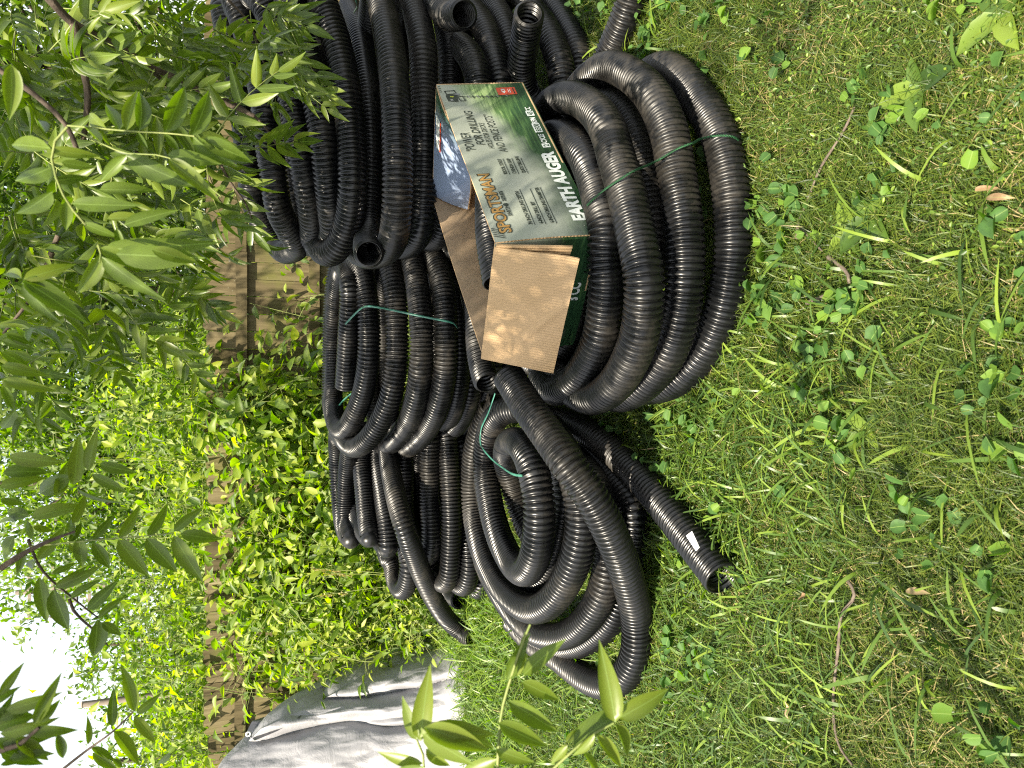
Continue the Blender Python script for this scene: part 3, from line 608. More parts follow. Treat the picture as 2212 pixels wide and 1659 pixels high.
# two far poles
M['pole'] = m_simple('pole_wood', (0.12, 0.10, 0.08), (0.24, 0.20, 0.16), 12, 0.85, 0.4, (1, 1, .2))
M['metal'] = m_simple('dull_metal', (0.12, 0.12, 0.13), (0.22, 0.22, 0.22), 12, 0.5, 0.1)
tp = GY(34, 1280, 35)
up = empty('utility_pole', (tp.x, 35, 0), 'distant utility pole with crossarms, seen against the white sky through leaves', 'utility pole')
V, Fq = tube_np([(tp.x, 35, 0), (tp.x, 35, tp.z*.5), (tp.x, 35, tp.z)], .16, .11, 10, .5); mk('pole', V, Fq, M['pole'], up)
for dz, wdt in ((-.5, 1.1), (-1.3, 1.1), (-2.6, .9)):
    V, Fq, _ = boxes_np([(tp.x-wdt, tp.x+wdt, 34.80, 34.88, tp.z+dz-.06, tp.z+dz+.06, 0)]); ca = mk('crossarm', V, Fq, M['pole'], up, smooth=False)
    for q in (-.95, -.6, .6, .95):
        V, Fq = tube_np([(tp.x+q*wdt, 34.84, tp.z+dz+.06), (tp.x+q*wdt, 34.84, tp.z+dz+.14), (tp.x+q*wdt, 34.84, tp.z+dz+.25)], .06, .04, 8, .05)
        V = V-np.array(up.location); i_ = mk('insulator', V, Fq, M['metal'], None); i_.parent = ca
V, Fq = tube_np([(tp.x-.35, 34.75, tp.z-2.2), (tp.x-.35, 34.75, tp.z-1.9), (tp.x-.35, 34.75, tp.z-1.55)], .2, .2, 14, .1); mk('transformer', V, Fq, M['metal'], up)
t2 = GY(178, 1522, 12.5)
pp = empty('wooden_post', (t2.x, 12.5, 0), 'bare tan pole standing among the far trees, top against the sky', 'post')
V, Fq = tube_np([(t2.x, 12.5, 0), (t2.x, 12.5, 1.8), (t2.x, 12.5, t2.z)], .055, .045, 12, .2); mk('pole', V, Fq, M['pole'], pp)
V, Fq = tube_np([(t2.x, 12.5, t2.z-.001), (t2.x, 12.5, t2.z+.01), (t2.x, 12.5, t2.z+.02)], .052, .03, 12, .01); mk('pole_cap', V, Fq, M['pole'], pp)

def m_tarp(name, c1, c2, ro):
    n = N(name); c = coord(n)
    v = n.n('TexVoronoi', feature='DISTANCE_TO_EDGE', i_Scale=5.0, i_Vector=n.n('Mapping', i_Vector=c, i_Scale=(1, 1, .6)).outputs[0]).outputs['Distance']
    w1 = n.noise(c, 4, 6, 0.6, 1.5); w2 = n.noise(coord(n, 'Object', (1, 1, 3)), 16, 6, 0.65, 1.0)
    h = n.math('ADD', n.math('MULTIPLY', w1, 1.0), n.math('ADD', n.math('MULTIPLY', w2, 0.10), n.math('MULTIPLY', v, .35)))
    col = n.ramp(n.noise(c, 3, 5, 0.6), [(0.3, c1), (0.7, c2)])
    return n.pbr(col, ro, 0.5, n.bump(h, 0.35, 0.05))
M['tarp'] = m_tarp('silver_tarp', (0.16, 0.16, 0.172), (0.21, 0.21, 0.222), 0.52)
M['tarp_in'] = m_tarp('dark_tarp_underside', (0.03, 0.032, 0.04), (0.05, 0.05, 0.055), 0.4)
tarp = empty('tarp', (-2.6, 5.5, 0), 'crumpled silver grey tarp draped over a tall heap at the left of the weeds', 'tarp')
rid_px = [(965, 1385), (930, 1402), (885, 1422), (830, 1445), (773, 1470), (720, 1500), (669, 1526), (620, 1548), (570, 1572), (530, 1605), (478, 1659), (440, 1740), (420, 1850), (410, 2050)]
fb_px = [(968, 1380), (985, 1400), (1000, 1425), (1008, 1450), (1012, 1475), (1012, 1500), (1010, 1525), (1006, 1550), (1006, 1580), (1010, 1615), (1015, 1660), (1015, 1740), (1010, 1850), (1000, 2050)]
Rr = np.array([list(GY(a, b, 5.75)) for a, b in rid_px]); Fb = np.array([list(Gz(a, b, .015)) for a, b in fb_px])
nU, nV = 220, 150
uu = np.linspace(0, len(rid_px)-1, nU); R2_ = np.stack([np.interp(uu, np.arange(len(rid_px)), Rr[:, i]) for i in range(3)], 1); F2_ = np.stack([np.interp(uu, np.arange(len(rid_px)), Fb[:, i]) for i in range(3)], 1)
from mathutils import noise as mnoise
def fbm(a, b, s, o=4, seed=0.0): return mnoise.fractal(Vector((a*s+seed, b*s-seed*.7, seed)), 0.9, 2.1, o)
T = np.zeros((nU, nV, 3))
for i in range(nU):
    rz = R2_[i]; fz = F2_[i]; bk = np.array([rz[0]+.25, 6.5, 0.0]); ub = i/nU
    for j in range(nV):
        v = j/(nV-1)
        if v < .25: q = v/.25; p = bk*(1-q)+rz*q; p = p.copy(); p[2] = rz[2]*math.sin(q*math.pi/2)
        else:
            q = (v-.25)/.75; p = rz*(1-q)+fz*q; sag = math.sin(q*math.pi); p = p.copy(); p[2] -= .10*sag*rz[2]-.02; 
        fold = abs(math.sin(2.1*ub*6.28+2.6*v+1.3*fbm(ub*4, v*2, 1.1, 2)))**.6
        amp = min(1, rz[2]/.5)*min(1, (1-v)*5)*min(1, v*8)
        cr = fbm(ub*4, v*2.5, 1.0, 3, 3.1); vd, _ = mnoise.voronoi(Vector((ub*9+.5*cr, v*4.5+.4*cr, 1.7))); vd2, _ = mnoise.voronoi(Vector((ub*20+cr, v*10, 4.1))); cr2 = min(vd[1]-vd[0], .7)*1.3-.4+.35*min(vd2[1]-vd2[0], .6)
        d = amp*(.12*(fold-.5)+.06*cr+.035*cr2)
        if v > .2: p = p+np.array([.2, -.85, .45])*d
        T[i, j] = p
ix = np.arange(nU*nV).reshape(nU, nV)
T[..., 2] = np.maximum(T[..., 2], .012)
mk('sheet', T.reshape(-1, 3), np.stack([ix[:-1, :-1], ix[1:, :-1], ix[1:, 1:], ix[:-1, 1:]], -1).reshape(-1, 4), M['tarp'], tarp)
# turned-back corner with an eyelet
cn = [Gt(*RT(250, 1455), 5.55), Gt(*RT(285, 1385), 5.6), Gt(*RT(420, 1340), 5.62), Gt(*RT(600, 1310), 5.6), Gt(*RT(560, 1370), 5.45), Gt(*RT(430, 1445), 5.42), Gt(*RT(300, 1500), 5.42)]
mk('turned_corner', [tuple(p) for p in cn]+[tuple(p+Vector((0.02, .05, -.01))) for p in cn], [np.array([(0, 1, 5, 6), (1, 2, 4, 5)]), np.array([(2, 3, 4)])], M['tarp_in'], tarp, smooth=False)
ec = Gt(*RT(262, 1462), 5.49); aa = np.linspace(0, 2*np.pi, 15)[:-1]
V = np.array([[ec.x+r*math.cos(a), ec.y-y, ec.z+r*math.sin(a)] for r, y in ((.009, .0), (.011, .005), (.018, .005), (.02, .0)) for a in aa])
i = np.arange(3)[:, None]*14; j = np.arange(14)[None]
mk('eyelet', V, np.stack([i+j, i+(j+1) % 14, i+14+(j+1) % 14, i+14+j], -1).reshape(-1, 4), M['label'], tarp)

# ---------------------------------------------------------------- leaves
def leaf_t(kind, n=6):
    s = np.linspace(0, 1, n+1)
    if kind == 'lance': wv = (s**.6)*(1-s)**1.1; ratio = .285
    elif kind == 'ovate': wv = (s**.5)*(1-s)**.75; ratio = .46
    elif kind == 'heart': wv = np.sqrt(np.clip(1-(2*s**.85-1)**2, 0, 1)); wv[0] = .62; ratio = .98
    elif kind == 'oval': wv = np.sqrt(np.clip(1-(2*s-1)**2, 0, 1)); ratio = .5
    elif kind == 'blade': wv = 1-s**1.6; ratio = .05
    if kind != 'heart': wv = wv/wv.max()
    wv = np.maximum(wv, .02); y = wv*.5
    bend = {'lance': -.16, 'ovate': -.22, 'heart': -.05, 'oval': -.1, 'blade': 0}[kind]
    V = []; UV = []
    for k in range(n+1):
        xx = s[k]
        if kind == 'heart' and k == 0: edge_x = -.14
        else: edge_x = xx
        z = bend*xx*xx
        V += [(edge_x, -y[k], z+abs(y[k])*.22*(ratio/.4)), (xx, 0, z), (edge_x, y[k], z+abs(y[k])*.22*(ratio/.4))]
        UV += [(xx, .5-y[k]), (xx, .5), (xx, .5+y[k])]
    F_ = []
    for k in range(n):
        a = 3*k; F_ += [(a, a+3, a+4, a+1), (a+1, a+4, a+5, a+2)]
    return np.array(V, float), np.array(F_), np.array(UV), ratio
LT = {('lance', 6): leaf_t('lance', 6), ('lance', 10): leaf_t('lance', 10), ('lance', 3): leaf_t('lance', 3), ('ovate', 4): leaf_t('ovate', 4), ('ovate', 2): leaf_t('ovate', 2), ('heart', 6): leaf_t('heart', 6), ('oval', 3): leaf_t('oval', 3)}
def norm(a): return a/np.maximum(np.linalg.norm(a, axis=-1, keepdims=True), 1e-9)
def leaves(kind, n, P, D, Nn, L, wj=0.15, rnd=None, curl=0.0):
    """P base, D direction, Nn face normal, L length -> arrays"""
    V0, F0, UV0, ratio = LT[(kind, n)]
    P, D, Nn = np.asarray(P, float), norm(np.asarray(D, float)), np.asarray(Nn, float); L = np.asarray(L, float)
    Yv = norm(np.cross(Nn, D)); Zv = np.cross(D, Yv); m = len(P)
    wd = L*ratio*(1+wj*(rng.random(m)-.5)*2)
    cf = (1+curl*(rng.random(m)*2-.6))[:, None, None]
    sk = (rng.random(m)-.5)[:, None, None]*.16
    x_ = V0[None, :, 0, None]; V = P[:, None]+D[:, None]*x_*L[:, None, None]+Yv[:, None]*(V0[None, :, 1, None]*wd[:, None, None]+sk*x_*x_*L[:, None, None])+Zv[:, None]*(V0[None, :, 2, None]*L[:, None, None]*cf)
    Fq = F0[None]+(np.arange(m)*len(V0))[:, None, None]
    r = rng.random(m) if rnd is None else rnd
    return V.reshape(-1, 3), Fq.reshape(-1, 4), np.tile(UV0, (m, 1)), np.repeat(r, len(V0))
def joinL(parts):
    Vs, Fs, Us, Rs, off = [], [], [], [], 0
    for V, Fq, U, r in parts: Vs.append(V); Fs.append(Fq+off); Us.append(U); Rs.append(r); off += len(V)
    return np.concatenate(Vs), np.concatenate(Fs), np.concatenate(Us), np.concatenate(Rs)
G3_ = [(0.0, (0.035, 0.085, 0.012)), (0.45, (0.06, 0.13, 0.016)), (0.8, (0.095, 0.17, 0.02)), (1.0, (0.16, 0.21, 0.03))]
M['pecan'] = m_leaf('pinnate_leaf', [(0.0, (0.04, 0.066, 0.010)), (0.5, (0.078, 0.118, 0.014)), (1.0, (0.14, 0.175, 0.022))], .36, .38, tval=1.75)
M['vine'] = m_leaf('vine_leaf', [(0.0, (0.03, 0.06, 0.010)), (0.4, (0.10, 0.15, 0.014)), (0.75, (0.19, 0.235, 0.02)), (1.0, (0.27, 0.29, 0.028))], .45, .5)
M['tree'] = m_leaf('tree_leaf', [(0.0, (0.025, 0.05, 0.012)), (0.5, (0.07, 0.115, 0.018)), (1.0, (0.17, 0.22, 0.03))], .45, .5, veins=False)
M['green_stem'] = m_simple('green_stem', (0.10, 0.14, 0.03), (0.20, 0.22, 0.07), 30, 0.6)

def unit(v): v = np.asarray(v, float); return v/np.linalg.norm(v)
def compound(p0, d, n, length, pairs, ll, acc, stems, res=6, droop=.25, rr=.0014):
    """one pinnate leaf: rachis with pairs of leaflets and an end leaflet"""
    d = unit(d); n = unit(np.array(n)-d*np.dot(n, d)); sd = np.cross(n, d)
    pts = []; p = np.array(p0, float); dd = d.copy(); K = 6
    for k in range(K+1):
        pts.append(p.copy()); p = p+dd*length/K; dd = unit(dd+np.array([0, 0, -droop/K]))
    pts = np.array(pts); stems.append(tube_np([tuple(q) for q in pts], rr*1.3, rr*.6, 4, length/7))
    for k in range(pairs):
        s = (.22+.70*k/max(1, pairs-1))*K; i = min(int(s), K-1); b = pts[i]+(pts[i+1]-pts[i])*(s-i); t = unit(pts[i+1]-pts[i])
        size = ll*(.62+.5*math.sin(math.pi*(.2+.65*k/max(1, pairs-1))))
        for sg in (-1, 1):
            an = math.radians(58-18*k/pairs+rng.normal(0, 7)); dr = t*math.cos(an)+sd*sg*math.sin(an)+n*rng.normal(-.08, .16)+np.array([0, 0, -.22])
            acc.append((b, dr, n+sd*rng.normal(0, .3)+t*rng.normal(0, .2), size*(1+.1*rng.standard_normal())))
    t = unit(pts[-1]-pts[-2]); acc.append((pts[-1], t+np.array([0, 0, -.2]), n, ll*1.05))
def flush(acc, kind='lance', res=6, wj=.18, curl=.8, tone=None):
    P, D, Nn, L = (np.array([a[k] for a in acc]) for k in range(4))
    r = None if tone is None else np.clip(rng.normal(tone, .2, len(P)), 0, 1)
    return leaves(kind, res, P, D, Nn, L, wj, curl=curl, rnd=r)

# ---------------------------------------------------------------- overhanging tree: trunk out of view at the right, boughs across the view, crown overhead
TX, TY = 2.75, 0.9
otree = empty('overhanging_tree', (TX, TY, 0), 'near tree with pinnate leaves whose boughs hang over the pipe coils from the right', 'tree')
V, Fq = tube_np([(TX, TY, -.05), (TX+.03, TY, .9), (TX-.05, TY-.05, 2.0), (TX-.2, TY-.1, 3.2), (TX-.45, TY-.2, 4.6), (TX-.8, TY-.3, 5.6)], .17, .05, 16, .08, .06); mk('trunk', V, Fq, M['bark'], otree)
bs = [([(330, 0), (480, 160), (700, 262), (880, 372), (1000, 450), (1150, 505), (1400, 640), (1659, 755)], (1.7, 2.1), (.0145, .006), RA),
      ([(480, 160), (505, 300), (560, 520), (575, 640), (540, 940)], (1.75, 1.8), (.010, .006), RA),
      ([(650, 0), (740, 200), (800, 350), (830, 560), (860, 760), (900, 1000), (945, 1385)], (2.2, 2.5), (.012, .008), RA),
      ([(-40, 430), (150, 560), (300, 680), (440, 820), (500, 970)], (1.2, 1.25), (.0075, .004), RA),
      ([(900, 385), (1060, 520), (1150, 660), (1240, 850), (1250, 1000)], (2.0, 2.3), (.006, .003), RA),
      ([(130, -20), (250, 100), (300, 200), (350, 330), (380, 480)], (2.5, 2.7), (.008, .003), R2),
      ([(0, 530), (150, 600), (330, 705), (430, 850)], (2.1, 2.3), (.006, .003), R2),
      ([(100, 970), (170, 1100), (250, 1200), (290, 1300)], (2.0, 2.1), (.004, .002), R2),
      ([(380, 1540), (330, 1659)], (1.9, 1.9), (.007, .006), RA), ([(340, -10), (220, 270), (100, 420), (20, 520)], (1.9, 1.9), (.007, .003), RB),
      ([(0, 390), (150, 290), (300, 215), (480, 150)], (1.35, 1.4), (.006, .002), RC), ([(440, 580), (480, 680), (560, 740), (690, 880)], (1.5, 1.5), (.0035, .0015), RC),
      ([(180, 200), (260, 400), (430, 545), (545, 640), (625, 700)], (1.45, 1.5), (.003, .0015), RC),
      ([(360, 1700), (560, 1540), (720, 1430), (850, 1300)], (1.5, 1.5), (.003, .0015), RC),
      ([(-40, 1560), (120, 1520), (250, 1400)], (.95, .95), (.004, .002), RC)]
ends = [(2.45, .75, 3.1), (None), (2.5, .8, 2.7), (2.35, .7, 2.9), None, (2.6, .85, 2.4), None, None, None, None, None, None, None, None, None]
for (px, tt, rr_, Rg), e in zip(bs, ends):
    P = [Gt(*Rg(*p), float(np.interp(k, [0, len(px)-1], tt))) for k, p in enumerate(px)]
    if len(P) == 2: P = [P[0], (P[0]+P[1])/2, P[1]]
    if e: 
        e = Vector(e); m_ = (e*.55+P[0]*.45)+Vector((0, 0, .18)); P = [e, m_]+P; rr_ = (rr_[0]*1.9, rr_[1])
    V, Fq = tube_np([tuple(p) for p in P], rr_[0], rr_[1], 9, .02, .10); mk('branch', V, Fq, M['bark'], otree)
acc, stems = [], []
toc = lambda p: unit(np.array([0, 0, EYE])-np.array(p))
def lf(Rg, a, b, t0, t1, roll=.0):
    p = np.array(Gt(*Rg(*a), t0)); q = np.array(Gt(*Rg(*b), t1)); nn = toc(p)+.5*rng.standard_normal(3)*.5
    acc.append((p, q-p, nn+np.array([0, 0, roll]), np.linalg.norm(q-p)))
def rach(Rg, pts, t, r=.0016):
    P = [tuple(Gt(*Rg(*p), t)) for p in pts]
    if len(P) == 2: P = [P[0], tuple((np.array(P[0])+np.array(P[1]))/2), P[1]]
    stems.append(tube_np(P, r, r*.7, 5, .02))
# big pinnate leaf at upper left-centre, end leaflets over the coils
rach(RA, [(440, 820), (620, 835), (850, 858), (1080, 868), (1270, 890)], 1.22)
for a, b in [((830, 850), (870, 555)), ((780, 850), (690, 640)), ((910, 858), (965, 560)), ((1075, 870), (1235, 520)), ((1255, 888), (1410, 580)), ((1320, 915), (1659, 1045)), ((1260, 895), (1530, 1120)), ((1080, 875), (1190, 1000)), ((700, 850), (530, 720)), ((640, 838), (720, 960)), ((900, 860), (960, 990))]: lf(RA, a, b, 1.22, 1.25)
rach(RA, [(440, 830), (650, 930), (830, 1010), (1090, 1010), (1450, 1290)], 1.3)
for a, b in [((830, 1010), (625, 1200)), ((1095, 1010), (1440, 1065)), ((1100, 1040), (1430, 1310)), ((830, 1020), (1260, 1250)), ((660, 930), (530, 780)), ((650, 1240), (1015, 1235)), ((470, 1330), (920, 1355)), ((545, 1460), (780, 1560)), ((810, 1470), (1155, 1350)), ((700, 1430), (985, 1405)), ((680, 1630), (1400, 1600)), ((760, 1490), (820, 1690))]: lf(RA, a, b, 1.2, 1.22)
rach(RA, [(440, 830), (330, 960), (370, 1180), (450, 1340), (560, 1470)], 1.05, .002)
for a, b in [((330, 970), (0, 920)), ((330, 980), (660, 1030)), ((330, 1095), (70, 1210)), ((350, 1180), (600, 1150)), ((370, 1300), (290, 1530)), ((430, 1310), (430, 1530)), ((340, 1250), (110, 1450)), ((400, 1060), (640, 1100)), ((70, 420), (100, 800)), ((300, 870), (240, 740))]: lf(RA, a, b, 1.05, 1.08)
rach(RB, [(640, -60), (660, 0), (650, 60)], 1.15)
for a, b in [((660, 0), (520, 320)), ((665, 20), (1040, 330)), ((650, -40), (960, 100)), ((760, 0), (1330, 30)), ((155, 165), (495, 60)), ((150, 170), (580, 430)), ((140, 160), (-10, 90)), ((150, 190), (380, 490)), ((155, 170), (440, 230)), ((990, -30), (1300, 60))]: lf(RB, a, b, 1.15, 1.18)
# dark row along the left edge, against the sky
for a, b in [((40, 520), (210, 600)), ((10, 560), (240, 640)), ((10, 640), (210, 740)), ((10, 730), (310, 795)), ((20, 820), (370, 900)), ((20, 860), (90, 1040)), ((100, 1020), (0, 1180)), ((160, 1070), (30, 1280)), ((60, 1320), (420, 1385)), ((20, 1430), (330, 1400)), ((0, 1520), (300, 1440)), ((0, 1600), (170, 1640)), ((470, 1440), (180, 1600)), ((480, 1510), (530, 1170)), ((560, 1160), (600, 1120)), ((580, 1420), (610, 1130)), ((600, 1440), (850, 1560)), ((500, 1530), (790, 1659)), ((650, 1370), (890, 1440)), ((370, 1590), (450, 1330))]: lf(RB, a, b, 1.3, 1.33)
for a, b in [((90, 180), (0, 330)), ((100, 90), (0, 60)), ((190, 50), (0, 20)), ((200, 60), (560, -30)), ((210, 120), (350, 150)), ((210, 200), (170, 60)), ((240, 330), (430, 120)), ((230, 330), (165, 420)), ((120, 250), (140, 450)), ((350, 510), (570, 380)), ((360, 500), (660, 390)), ((330, 420), (500, 350)), ((250, 440), (305, 770)), ((340, 520), (445, 820)), ((450, 575), (650, 440)), ((560, 650), (760, 470)), ((630, 705), (800, 545)), ((620, 710), (610, 1000)), ((650, 730), (790, 810)), ((460, 100), (560, -100)), ((500, 190), (540, 400)), ((480, 180), (420, 40))]: lf(RC, a, b, 1.42, 1.45)
rach(RC, [(200, 245), (400, 225), (600, 205), (760, 192), (940, 178), (1110, 160)], 1.42)
for a, b in [((590, 208), (735, 30)), ((590, 220), (720, 405)), ((760, 190), (905, -20)), ((755, 200), (950, 460)), ((940, 178), (1090, -30)), ((935, 190), (1140, 430)), ((1110, 150), (1290, -20)), ((1110, 175), (1290, 500)), ((1150, 165), (1425, 215)), ((440, 215), (540, 90)), ((440, 225), (560, 330))]: lf(RC, a, b, 1.42, 1.45)
for a, b in [((860, 1300), (800, 985)), ((870, 1310), (1030, 1190)), ((855, 1330), (1000, 1510)), ((715, 1395), (715, 1140)), ((725, 1425), (910, 1650)), ((580, 1530), (750, 1610)), ((560, 1510), (570, 1320)), ((720, 1600), (800, 1659)), ((1080, 1560), (1010, 1659)), ((590, 1560), (760, 1700))]: lf(RC, a, b, 1.5, 1.52)
for a, b in [((0, 1200), (150, 980)), ((40, 1290), (390, 1200)), ((220, 1380), (370, 1050)), ((0, 1350), (240, 1250)), ((0, 1440), (380, 1370)), ((180, 1430), (500, 1405)), ((0, 1520), (330, 1480)), ((60, 1600), (350, 1540)), ((360, 1440), (420, 1640)), ((0, 1640), (200, 1590)), ((-60, 1420), (90, 1180)), ((250, 1370), (390, 1215)), ((-80, 1260), (130, 1130)), ((-40, 1400), (250, 1330)), ((-40, 1480), (300, 1560)), ((0, 1560), (280, 1650)), ((-60, 1300), (200, 1330)), ((100, 1480), (330, 1620))]: lf(RC, a, b, .95, .97)
main_acc = list(acc)
# the mass of smaller leaves behind, hanging from the boughs
poly = [(0, 0, 640, 60), (0, 60, 640, 200), (0, 200, 640, 330), (0, 330, 560, 480), (0, 480, 470, 600), (0, 600, 420, 700), (0, 680, 170, 790)]
wts = np.array([(b[2]-b[0])*(b[3]-b[1]) for b in poly], float); wts /= wts.sum()
def inphoto_dir(): return np.array([rng.normal(-.45, .6), rng.normal(0, .5), rng.normal(-.35, .35)])
for k in range(250):
    b = poly[rng.choice(len(poly), p=wts)] if k < 175 else (0, 0, 190, 620); x = b[0]+(b[2]-b[0])*rng.random(); y = b[1]+(b[3]-b[1])*rng.random(); t = 1.75+1.25*rng.random()
    if x > 470: t = 2.1+.7*rng.random()
    p = np.array(Gt(x, y, t)); d = inphoto_dir(); n = toc(p)*rng.choice([1, -1])+.7*rng.standard_normal(3)+np.array([0, 0, .5])
    compound(p, d, n, .16+.08*rng.random(), rng.integers(4, 6), .068+.02*rng.random(), acc, stems, droop=.5)
def foliage(parts, st, parent, mat='pecan', name='foliage'):
    V, Fq, U, r = joinL(parts); V2, F2 = join(st); n = len(V)
    return mk(name, np.concatenate([V, V2]), np.concatenate([Fq, F2+n]), [M[mat], M['green_stem']], parent, uv=np.concatenate([U, np.zeros((len(V2), 2))]), rnd=np.concatenate([r, np.zeros(len(V2))]), midx=[0]*len(Fq)+[1]*len(F2))
foliage([flush(main_acc, res=10, curl=.5, tone=.55), flush(acc[len(main_acc):], curl=.9)], stems, otree)
# crown above the view: it casts the dappled shade
acc = []; stems = []
limbs = []
for k in range(11):
    a = rng.uniform(0, 6.28); tx, ty = -.2+2.6*math.cos(a)*rng.uniform(.4, 1), -.4+1.9*math.sin(a)*rng.uniform(.3, 1); tz = rng.uniform(3.6, 5.4)
    st = np.array([TX-.3, TY-.15, rng.uniform(3, 4.6)]); en = np.array([tx, ty, tz]); mid = (st+en)/2+np.array([0, 0, .35])
    limbs.append(tube_np([tuple(st), tuple(mid), tuple(en)], .045, .012, 8, .1, .1))
V, Fq = join(limbs); mk('limbs', V, Fq, M['bark'], otree)
CR = []
def crown_leaf(p):
    acc_n = len(acc)
    compound(p, rng.standard_normal(3)*[1, 1, .5], np.array([0, 0, 1])+.5*rng.standard_normal(3), .22, 4, .10, acc, stems, droop=.4)
ncl = 270
cc = np.stack([rng.uniform(-2.9, 4.0, ncl*6), rng.uniform(-4.0, 5.2, ncl*6), rng.uniform(3.3, 5.6, ncl*6)], 1)
e_ = ((cc[:, 0]-.4+.18*(cc[:, 1]-1))/2.7)**2+((cc[:, 1]-.7)/4.5)**2+((cc[:, 2]-4.5)/1.2)**2
cc = cc[e_ < 1]
sh_ = cc-np.array(SUN)[None]*(cc[:, 2]/SUN.z)[:, None]       # where each clump's shade falls; the crown is open over these spots
for (px, py, rr_) in [(1490, 60, .30), (1500, 300, .20), (1590, 180, .22), (1680, 300, .16), (1700, 40, .22), (1640, 20, .2), (1400, 60, .2), (1430, 200, .16), (1500, 420, .12), (1640, 930, .10), (1900, 60, .15), (1850, 700, .12), (1560, 480, .10), (1250, 300, .1), (1960, 420, .12), (1100, 1560, .6), (1250, 1640, .4), (1560, 1230, .1), (2100, 1250, .12)]:
    g_ = Gz(px, py, 0); k_ = np.hypot(sh_[:, 0]-g_.x, sh_[:, 1]-g_.y) > rr_+.19; cc, sh_ = cc[k_], sh_[k_]
cc = cc[:ncl]
fl_ = (fa+fb+fc+fd)/4                                       # unseen clumps added on the sun's path to keep the folded-out flap in even shade
cc = np.concatenate([cc, [list(fl_+SUN*((z_-fl_.z)/SUN.z)+Vector((dx, dy, 0))) for z_ in (3.7, 4.3, 4.9) for dx in (-.13, .13) for dy in (-.13, .13)]])
for c in cc:
    for q in range(11): crown_leaf(c+rng.normal(0, .17, 3)*[1.2, 1.2, .7])
V, Fq, U, r = flush(acc, res=3); mk('crown', V, Fq, M['pecan'], otree, uv=U, rnd=r)

# ---------------------------------------------------------------- low sprig at the bottom of the picture: a sapling at the left, near the camera
sapl = empty('sapling', (-.75, .95, 0), 'slender green sapling with long pointed leaves, close in front of the tarp', 'sapling')
acc, stems = [], []
rach(RE, [(780, 1260), (790, 1050), (800, 900), (830, 760), (880, 600), (930, 440), (1000, 270)], 1.05, .0025)
rach(RE, [(1130, 1260), (1290, 1110), (1430, 1000), (1560, 930)], 1.0, .0022)
rach(RE, [(290, 1260), (270, 1060), (240, 1040)], 1.0, .002)
for a, b, t in [((850, 780), (1225, 1010), 1.05), ((785, 930), (1130, 1112), 1.03), ((945, 655), (1215, 785), 1.05), ((955, 610), (1222, 345), 1.06), ((905, 620), (985, 325), 1.06), ((770, 1105), (1040, 1222), 1.02), ((775, 1170), (470, 1300), 1.0),
                ((1570, 925), (1490, 400), 1.0), ((1590, 900), (1950, 712), 1.0), ((1570, 940), (1700, 1190), 1.0), ((1445, 1010), (1650, 1250), 1.0), ((1290, 1090), (1710, 715), 1.02), ((1240, 1060), (1350, 945), 1.05), ((1430, 1000), (1280, 1190), .98), ((1250, 1080), (1120, 1230), 1.0),
                ((262, 1050), (315, 555), 1.0), ((245, 1045), (125, 760), 1.0), ((290, 960), (760, 1110), .92), ((280, 1000), (640, 1240), .92), ((300, 985), (780, 1010), .93), ((450, 950), (770, 1110), .95), ((280, 1200), (-40, 1150), .95), ((300, 1230), (0, 1290), .93), ((300, 1100), (470, 1260), .95), ((820, 780), (830, 690), 1.05), ((1360, 1130), (1500, 1290), .97), ((850, 640), (985, 330), 1.05)]: lf(RE, a, b, t, t+.01)
sap_leaves = flush(acc, res=10, curl=.5, tone=.75)
for (x0, y0), t in (((780, 1260), 1.05), ((1130, 1260), 1.0), ((290, 1260), 1.0)):
    p = Gt(*RE(x0, y0), t); b = Vector((-.75, .95, 0)); stems.append(tube_np([tuple(b), tuple(b.lerp(p, .5)+Vector((-.08, 0, .05))), tuple(p)], .006, .0025, 7, .03))
foliage([sap_leaves], stems, sapl)
# ---------------------------------------------------------------- shrubs and vines along the fence
def shrub(name, base, top_pts, label, cat, nper, ll, kind='ovate', res=4, mat='vine', group=None, lean=.18, sr=.006, spread=.16):
    """stems from base to each top point, leaves in sprays along them"""
    root = empty(name, base, label, cat, group); S_, P, D, Nn, L = [], [], [], [], []
    b = np.array(base, float)
    for tp_ in top_pts:
        tp_ = np.array(tp_, float); b0 = b+rng.normal(0, .10, 3)*[1, 1, 0]
        m = b0*.45+tp_*.55+rng.normal(0, lean, 3)*[1, .6, .4]+np.array([0, 0, .12]); e = tp_
        A, Ln = catmull([tuple(b0), tuple((b0+m)/2+rng.normal(0, .05, 3)), tuple(m), tuple(e)], .03)
        S_.append(tube_np([tuple(b0), tuple((b0+m)/2), tuple(m), tuple(e)], sr, sr*.3, 5, .06))
        n = int(nper*.62*(0.6+.8*rng.random()))
        s = Ln[-1]*(.22+.80*rng.random(n)**.8); s = np.minimum(s, Ln[-1]*.999)
        q = np.stack([np.interp(s, Ln, A[:, i]) for i in range(3)], 1)
        off = rng.normal(0, 1, (n, 3))*[spread, spread*.8, spread*.7]
        q = q+off; d = off/spread+rng.normal(0, .6, (n, 3))+np.array([0, 0, -.25])
        P.append(q); D.append(d); Nn.append(rng.normal(0, .55, (n, 3))+np.array([-.15, -.45, .8])); L.append(ll*1.25*(.5+.9*rng.random(n)))
        # side twigs carrying the outer leaves
        for i in rng.choice(n, min(n, 10), replace=False):
            c = q[i]-off[i]; S_.append(tube_np([tuple(c), tuple((c+q[i])/2+[0, 0, .01]), tuple(q[i])], sr*.3, sr*.15, 4, .05))
    V, Fq, U, r = leaves(kind, res, np.concatenate(P), np.concatenate(D), np.concatenate(Nn), np.concatenate(L), .2, curl=.9)
    mk('foliage', V, Fq, M[mat], root, uv=U, rnd=r)
    V, Fq = join(S_); mk('stems', V, Fq, M['green_stem'], root)
    return root
